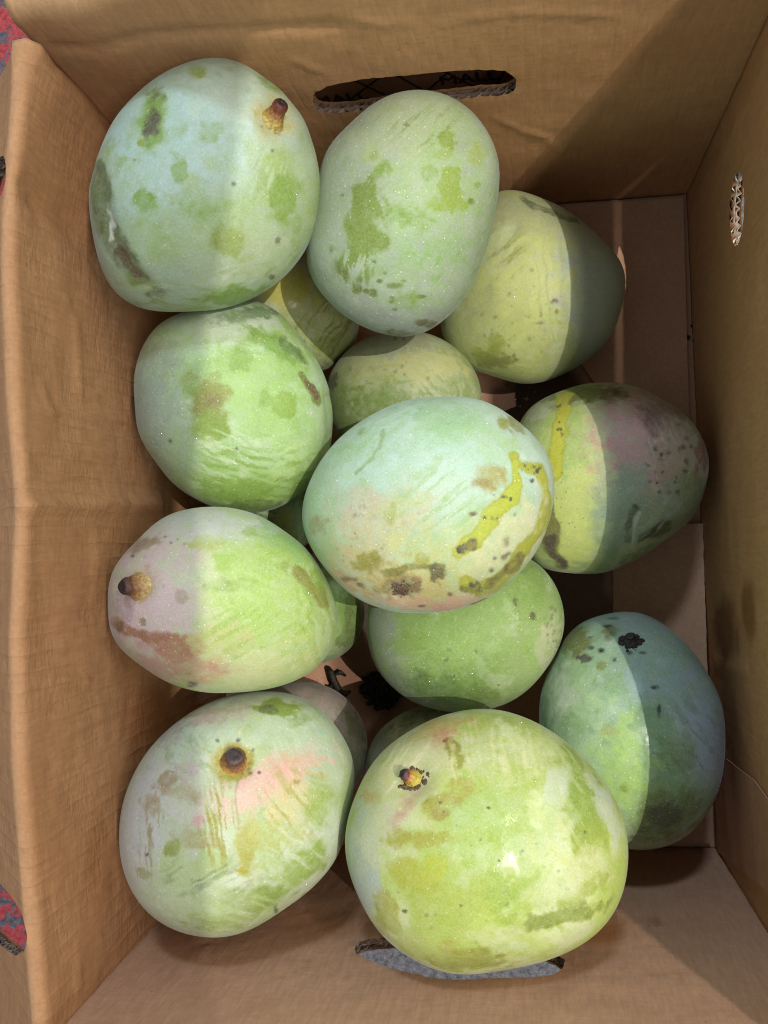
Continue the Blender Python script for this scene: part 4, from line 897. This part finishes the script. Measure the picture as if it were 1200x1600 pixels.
# 13 -- front, the largest
m = Mango([(750, 1108), (792, 1112), (833, 1127), (875, 1152), (917, 1189), (950, 1231), (971, 1272), (981, 1327), (977, 1377), (958, 1427), (925, 1464), (875, 1493), (817, 1510), (771, 1518), (721, 1522), (679, 1514), (637, 1493), (600, 1464), (571, 1422), (550, 1377), (540, 1327), (541, 1293), (552, 1252), (575, 1206), (608, 1168), (654, 1135), (700, 1116)], 0.178, 0.052, 13)
m.dimple(642, 1218, 32, 0.003, 0.001)
m.base((206, 216, 160), (192, 210, 114), 0.02, 30).blob(640, 1200, 80, 60, (210, 204, 150), 0.85, -30, 0.6).blob(690, 1135, 50, 22, (212, 182, 104), 0.85, -15, 0.6).blob(695, 1152, 16, 14, (226, 150, 120), 0.8, -30, 0.6).blob(760, 1180, 80, 30, (206, 210, 158), 0.6, 10, 0.6).blob(565, 1330, 26, 70, (182, 202, 180), 0.85, 8, 0.5).blob(575, 1390, 22, 34, (186, 200, 200), 0.8, -15, 0.45).blob(605, 1300, 40, 50, (206, 208, 166), 0.7)
m.blob(630, 1265, 30, 8, (214, 160, 140), 0.75, -55, 0.6).blob(578, 1245, 16, 10, (214, 186, 112), 0.7).blob(702, 1158, 8, 6, (190, 90, 50), 0.8).blob(709, 1170, 12, 14, (176, 164, 34), 0.9).blob(716, 1190, 10, 12, (178, 180, 52), 0.85).blob(690, 1255, 28, 18, (188, 180, 62), 0.9, -20).blob(685, 1272, 14, 10, (184, 166, 42), 0.85).blob(720, 1232, 26, 14, (190, 186, 72), 0.7)
m.blob(660, 1312, 55, 11, (190, 188, 70), 0.85, -3).blob(628, 1310, 20, 14, (188, 184, 70), 0.8).blob(640, 1372, 42, 26, (194, 196, 76), 0.85, 25).blob(678, 1358, 16, 30, (200, 206, 66), 0.85, 10).blob(700, 1400, 70, 34, (188, 200, 88), 0.6, 10, 0.5).blob(605, 1430, 22, 36, (190, 190, 84), 0.7, -20).blob(750, 1310, 44, 18, (192, 204, 84), 0.7).blob(800, 1390, 50, 36, (168, 196, 66), 0.8, -20, 0.5, 0.5).blob(780, 1290, 80, 50, (186, 212, 132), 0.5)
m.blob(905, 1240, 32, 66, (158, 186, 58), 0.9, -10, 0.4, 0.5).blob(925, 1300, 26, 40, (172, 190, 66), 0.8, 10).blob(868, 1228, 20, 32, (206, 216, 186), 0.85, 10).blob(945, 1262, 14, 50, (196, 206, 186), 0.75, -22, 0.5).blob(920, 1350, 36, 30, (202, 208, 142), 0.7).blob(880, 1430, 66, 14, (156, 172, 58), 0.85, -15).blob(910, 1395, 50, 14, (178, 192, 80), 0.7, -30).blob(870, 1385, 40, 20, (204, 214, 160), 0.7, -20).blob(820, 1330, 40, 30, (196, 212, 150), 0.5)
m.blob(730, 1500, 60, 14, (172, 176, 66), 0.8, 0).blob(700, 1480, 16, 10, (190, 170, 60), 0.6).blob(650, 1475, 50, 16, (196, 206, 130), 0.6, 25).blob(780, 1460, 40, 16, (206, 214, 160), 0.6, 0).streaks(620, 1190, 60, 50, -52, (228, 220, 176), 0.7, 0.2, 10).streaks(770, 1170, 90, 50, 80, (222, 220, 160), 0.55, 0.2, 12).streaks(860, 1330, 60, 80, 60, (208, 214, 140), 0.5).streaks(880, 1200, 40, 60, 55, (200, 212, 150), 0.6)
m.dots([(632, 1424, 3.5, 2.5), (688, 1254, 3), (763, 1262, 2.5), (693, 1268, 2.5), (720, 1415, 2), (914, 1300, 2), (780, 1345, 2), (560, 1430, 3)], 2, (56, 48, 20), 0.9).scatter(760, 1380, 140, 100, 26, 1.7, (120, 130, 60), 0.6)
m.aux[:, 0] = 0.5; m.aux[:, 1] = np.maximum(m.aux[:, 1], 0.95 * np.exp(-(((m.u - 790) / 90) ** 2 + ((m.v - 1310) / 110) ** 2)) * smooth(0.08, 0.22, fbm(m.L + 4.0, 150, 5, 4)) * m.k); m.finish('large yellow green mango at the front, biggest of the pile, with short stem', 170)
m.scar(646, 1218, 23, 70, 9, M_SCAB, 'stem_collar', 0.35); m.stem(646, 1218, 628, 1208, 15, 22, ((178, 172, 66), (190, 170, 62), (176, 130, 60), (110, 56, 50), (54, 36, 46)), 13)

# 7 -- centre, on top
m = Mango([(685, 620), (731, 621), (773, 634), (812, 661), (846, 695), (864, 738), (866, 776), (856, 822), (839, 860), (808, 899), (770, 929), (731, 948), (685, 956), (632, 956), (570, 941), (524, 906), (494, 868), (476, 830), (473, 799), (476, 776), (490, 741), (517, 699), (555, 665), (593, 642), (639, 625)], 0.165, 0.048, 7)
m.dimple(628, 920, 20, 0.0015, 0.0005)
m.base((184, 212, 194), (168, 206, 156), 0.02, 34).blob(650, 720, 120, 60, (182, 214, 206), 0.7, -20, 0.6).blob(700, 655, 60, 22, (156, 200, 146), 0.85, 8, 0.4, 0.5).blob(690, 680, 50, 20, (162, 206, 150), 0.6).blob(760, 720, 50, 40, (176, 214, 190), 0.6).blob(590, 830, 75, 55, (204, 194, 150), 0.85, -15, 0.6, 0.5).blob(580, 890, 60, 30, (206, 196, 140), 0.8, 10, 0.5).blob(690, 870, 90, 50, (204, 208, 140), 0.8, 0, 0.6).blob(800, 850, 50, 70, (212, 214, 166), 0.85, 30, 0.5).blob(650, 920, 80, 26, (206, 190, 124), 0.8, 5, 0.5)
m.blob(640, 940, 60, 12, (222, 178, 150), 0.75, 4).blob(720, 940, 50, 12, (228, 172, 158), 0.8, -15, 0.5).blob(545, 912, 30, 10, (216, 176, 140), 0.6, 30).blob(560, 780, 40, 30, (196, 190, 160), 0.5).scatter(560, 830, 60, 50, 26, 2.4, (150, 130, 84), 0.5, 3).blob(600, 880, 30, 12, (176, 150, 100), 0.5, -20, 0.5, 0.8)
m.streaks(700, 770, 80, 60, -38, (166, 200, 130), 0.7, 0.18, 12).streaks(640, 650, 50, 20, -20, (180, 210, 176), 0.6).stroke([(598, 672), (592, 700), (572, 725), (555, 740)], 3, (150, 180, 110), 0.7, 0.5, 0).blob(565, 675, 8, 5, G1, 0.6, -40).blob(770, 690, 60, 20, (172, 208, 150), 0.5, 30).blob(620, 790, 40, 14, (190, 206, 140), 0.5, -20).blob(612, 800, 10, 16, (180, 190, 110), 0.6)
m.blob(497, 820, 14, 16, (166, 166, 112), 0.7).blob(570, 880, 22, 14, (176, 170, 62), 0.85, -20, 0.35).blob(585, 870, 10, 12, (172, 164, 60), 0.6).stroke([(600, 893), (630, 890), (665, 886), (685, 888)], 6, (156, 150, 50), 0.85).blob(686, 895, 14, 14, (130, 116, 30), 0.9).blob(660, 872, 10, 8, (186, 186, 84), 0.7)
m.blob(770, 748, 18, 18, (186, 174, 84), 0.85, 0, 0.4).blob(755, 755, 14, 8, (178, 160, 84), 0.75).blob(790, 663, 13, 10, (170, 176, 92), 0.85, 20).blob(806, 665, 10, 16, (158, 160, 82), 0.85, -30).blob(800, 700, 12, 20, (170, 206, 130), 0.5)
SAP = (196, 202, 26)
m.stroke([(804, 712), (808, 730), (824, 731), (840, 736), (853, 760), (856, 784), (846, 822), (823, 853), (804, 883), (773, 912), (747, 922), (728, 912)], 8, SAP, 0.97, 0.3, 0.4, edge=(182, 182, 48))
m.stroke([(808, 728), (808, 758), (786, 786), (763, 806), (758, 830), (739, 845), (716, 862)], 10, (202, 212, 30), 0.97, 0.3, 0.4, edge=(186, 188, 56)).blob(722, 858, 9, 7, (120, 104, 26), 0.85).blob(738, 850, 12, 9, (140, 120, 34), 0.8).blob(738, 920, 16, 8, (140, 130, 34), 0.8).stroke([(765, 915), (800, 885), (815, 870)], 6, (146, 130, 34), 0.7).blob(845, 790, 14, 40, (214, 218, 200), 0.3)
m.scatter(828, 735, 22, 8, 12, 2.0, (56, 44, 14), 0.95, 5).scatter(785, 795, 26, 26, 8, 1.8, (70, 60, 16), 0.9, 6).scatter(800, 890, 40, 26, 14, 2.4, (60, 44, 18), 0.9, 7).scatter(740, 918, 16, 8, 9, 2.4, (56, 40, 16), 0.9, 8).dots([(831, 751, 3.5), (757, 809, 2.5), (798, 780, 2.5), (718, 862, 4, 3)], 3, (50, 36, 14), 0.95)
m.dots([(791, 846, 4, 6), (786, 871, 4, 4), (703, 928, 4, 3), (660, 947, 6, 2), (545, 905, 12, 3), (565, 914, 6, 4), (740, 803, 6, 3)], 3, (134, 96, 56), 0.85).stroke([(735, 946), (752, 940), (768, 932)], 3, (80, 44, 24), 0.8).blob(628, 918, 26, 14, (140, 108, 66), 0.75, 0, 0.5).blob(627, 920, 13, 9, (66, 46, 34), 0.9).blob(650, 912, 10, 10, (172, 140, 90), 0.6)
m.aux[:, 0] = 0.75; m.finish('centre mango on top of the pile with branching yellow sap runs', 170)
m.scar(627, 920, 16, 60, 15, M_SCAB, 'stem_scar', 0.5)

# ------------------------------------------------------------------ debris on the box floor
def twig(pts, r, seed, name, mat, parent):
    rng = random.Random(seed); vs, fs = [], []; N = 7
    for i, p in enumerate(pts):
        p = np.array(p); a = np.array(pts[min(i + 1, len(pts) - 1)]) - np.array(pts[max(i - 1, 0)]); q = np.array(Vector(a).to_track_quat('Z', 'Y').to_matrix())
        rr = r * (0.7 + 0.6 * rng.random()) * (0.5 if i in (0, len(pts) - 1) else 1)
        for k in range(N):
            t = 2 * math.pi * k / N; vs.append(p + q @ np.array([math.cos(t) * rr, math.sin(t) * rr * 0.8, 0]))
    for i in range(len(pts) - 1):
        for k in range(N): fs.append((i * N + k, i * N + (k + 1) % N, (i + 1) * N + (k + 1) % N, (i + 1) * N + k))
    fs += [tuple(range(N))[::-1], tuple((len(pts) - 1) * N + k for k in range(N))]
    o = link_mesh(name, vs, fs, mat, None); o.parent = parent
    if parent: o.matrix_parent_inverse = Matrix.Translation(-parent.location)
    return o
P0 = at_z(525, 1068, 0.006)
st = empty('dried_stalk', P0); tag(st, 'dried black stalk lying on the box floor beside the green mangoes', 'stalk')
for i, path in enumerate((((512, 1042), (518, 1052), (522, 1064), (528, 1076), (534, 1092)), ((520, 1056), (532, 1050), (540, 1056)), ((524, 1068), (514, 1076), (510, 1070)), ((528, 1078), (542, 1084), (548, 1080)))):
    twig([at_z(u, v, 0.006 + 0.003 * math.sin(k + i)) for k, (u, v) in enumerate(path)], 0.0022 if i == 0 else 0.0016, 20 + i, 'stalk_branch', M_DEBRIS, st)
def heap(name, label, cat, region, n, r, seed, mat):
    rng = random.Random(seed); fv, ff = [], []
    for _ in range(n):
        a, q = rng.random() * 6.283, math.sqrt(rng.random()); u, v = region[0] + region[2] * q * math.cos(a), region[1] + region[3] * q * math.sin(a)
        bmx = bmesh.new(); bmesh.ops.create_icosphere(bmx, subdivisions=1, radius=r * (0.35 + rng.random()))
        P = Vector(at_z(u, v, 0.002 + r * (1.3 - q) * rng.random() * region[4])); rt = Matrix.Rotation(rng.random() * 6, 3, 'Z') @ Matrix.Rotation(rng.random() * 3, 3, 'X'); b = len(fv)
        for vx in bmx.verts:
            c = vx.co * (0.6 + 0.8 * rng.random()); c.z *= 0.45; fv.append(P + rt @ c)
        ff += [tuple(b + vx.index for vx in f.verts) for f in bmx.faces]; bmx.free()
    o = link_mesh(name, fv, ff, mat, None, False); return tag(o, label, cat, kind='stuff')
heap('dried_blossom_debris', 'heap of black dried blossom debris between the lower mangoes', 'debris', (596, 1078, 32, 30, 1.5), 180, 0.0022, 5, M_CRUMB)
heap('crumbs', 'scattered dark crumbs on the bare cardboard floor at right', 'crumbs', (1060, 800, 45, 420, 0.3), 46, 0.0011, 8, M_CRUMB)
rng = random.Random(3); fv, ff = [], []
for u, v, r in ((823, 623, 0.0022), (813, 635, 0.0013), (836, 612, 0.0012), (840, 630, 0.0010), (805, 625, 0.0009), (828, 606, 0.0008)):
    bmx = bmesh.new(); bmesh.ops.create_icosphere(bmx, subdivisions=2, radius=r); b = len(fv); P = Vector(at_z(u, v, 0.0004))
    for vx in bmx.verts: c = vx.co.copy(); c.z *= 0.6; fv.append(P + c)
    ff += [tuple(b + vx.index for vx in f.verts) for f in bmx.faces]; bmx.free()
tag(link_mesh('water_drops', fv, ff, M_WATER), 'water drops on the wet dark floor between the mangoes', 'water', kind='stuff')
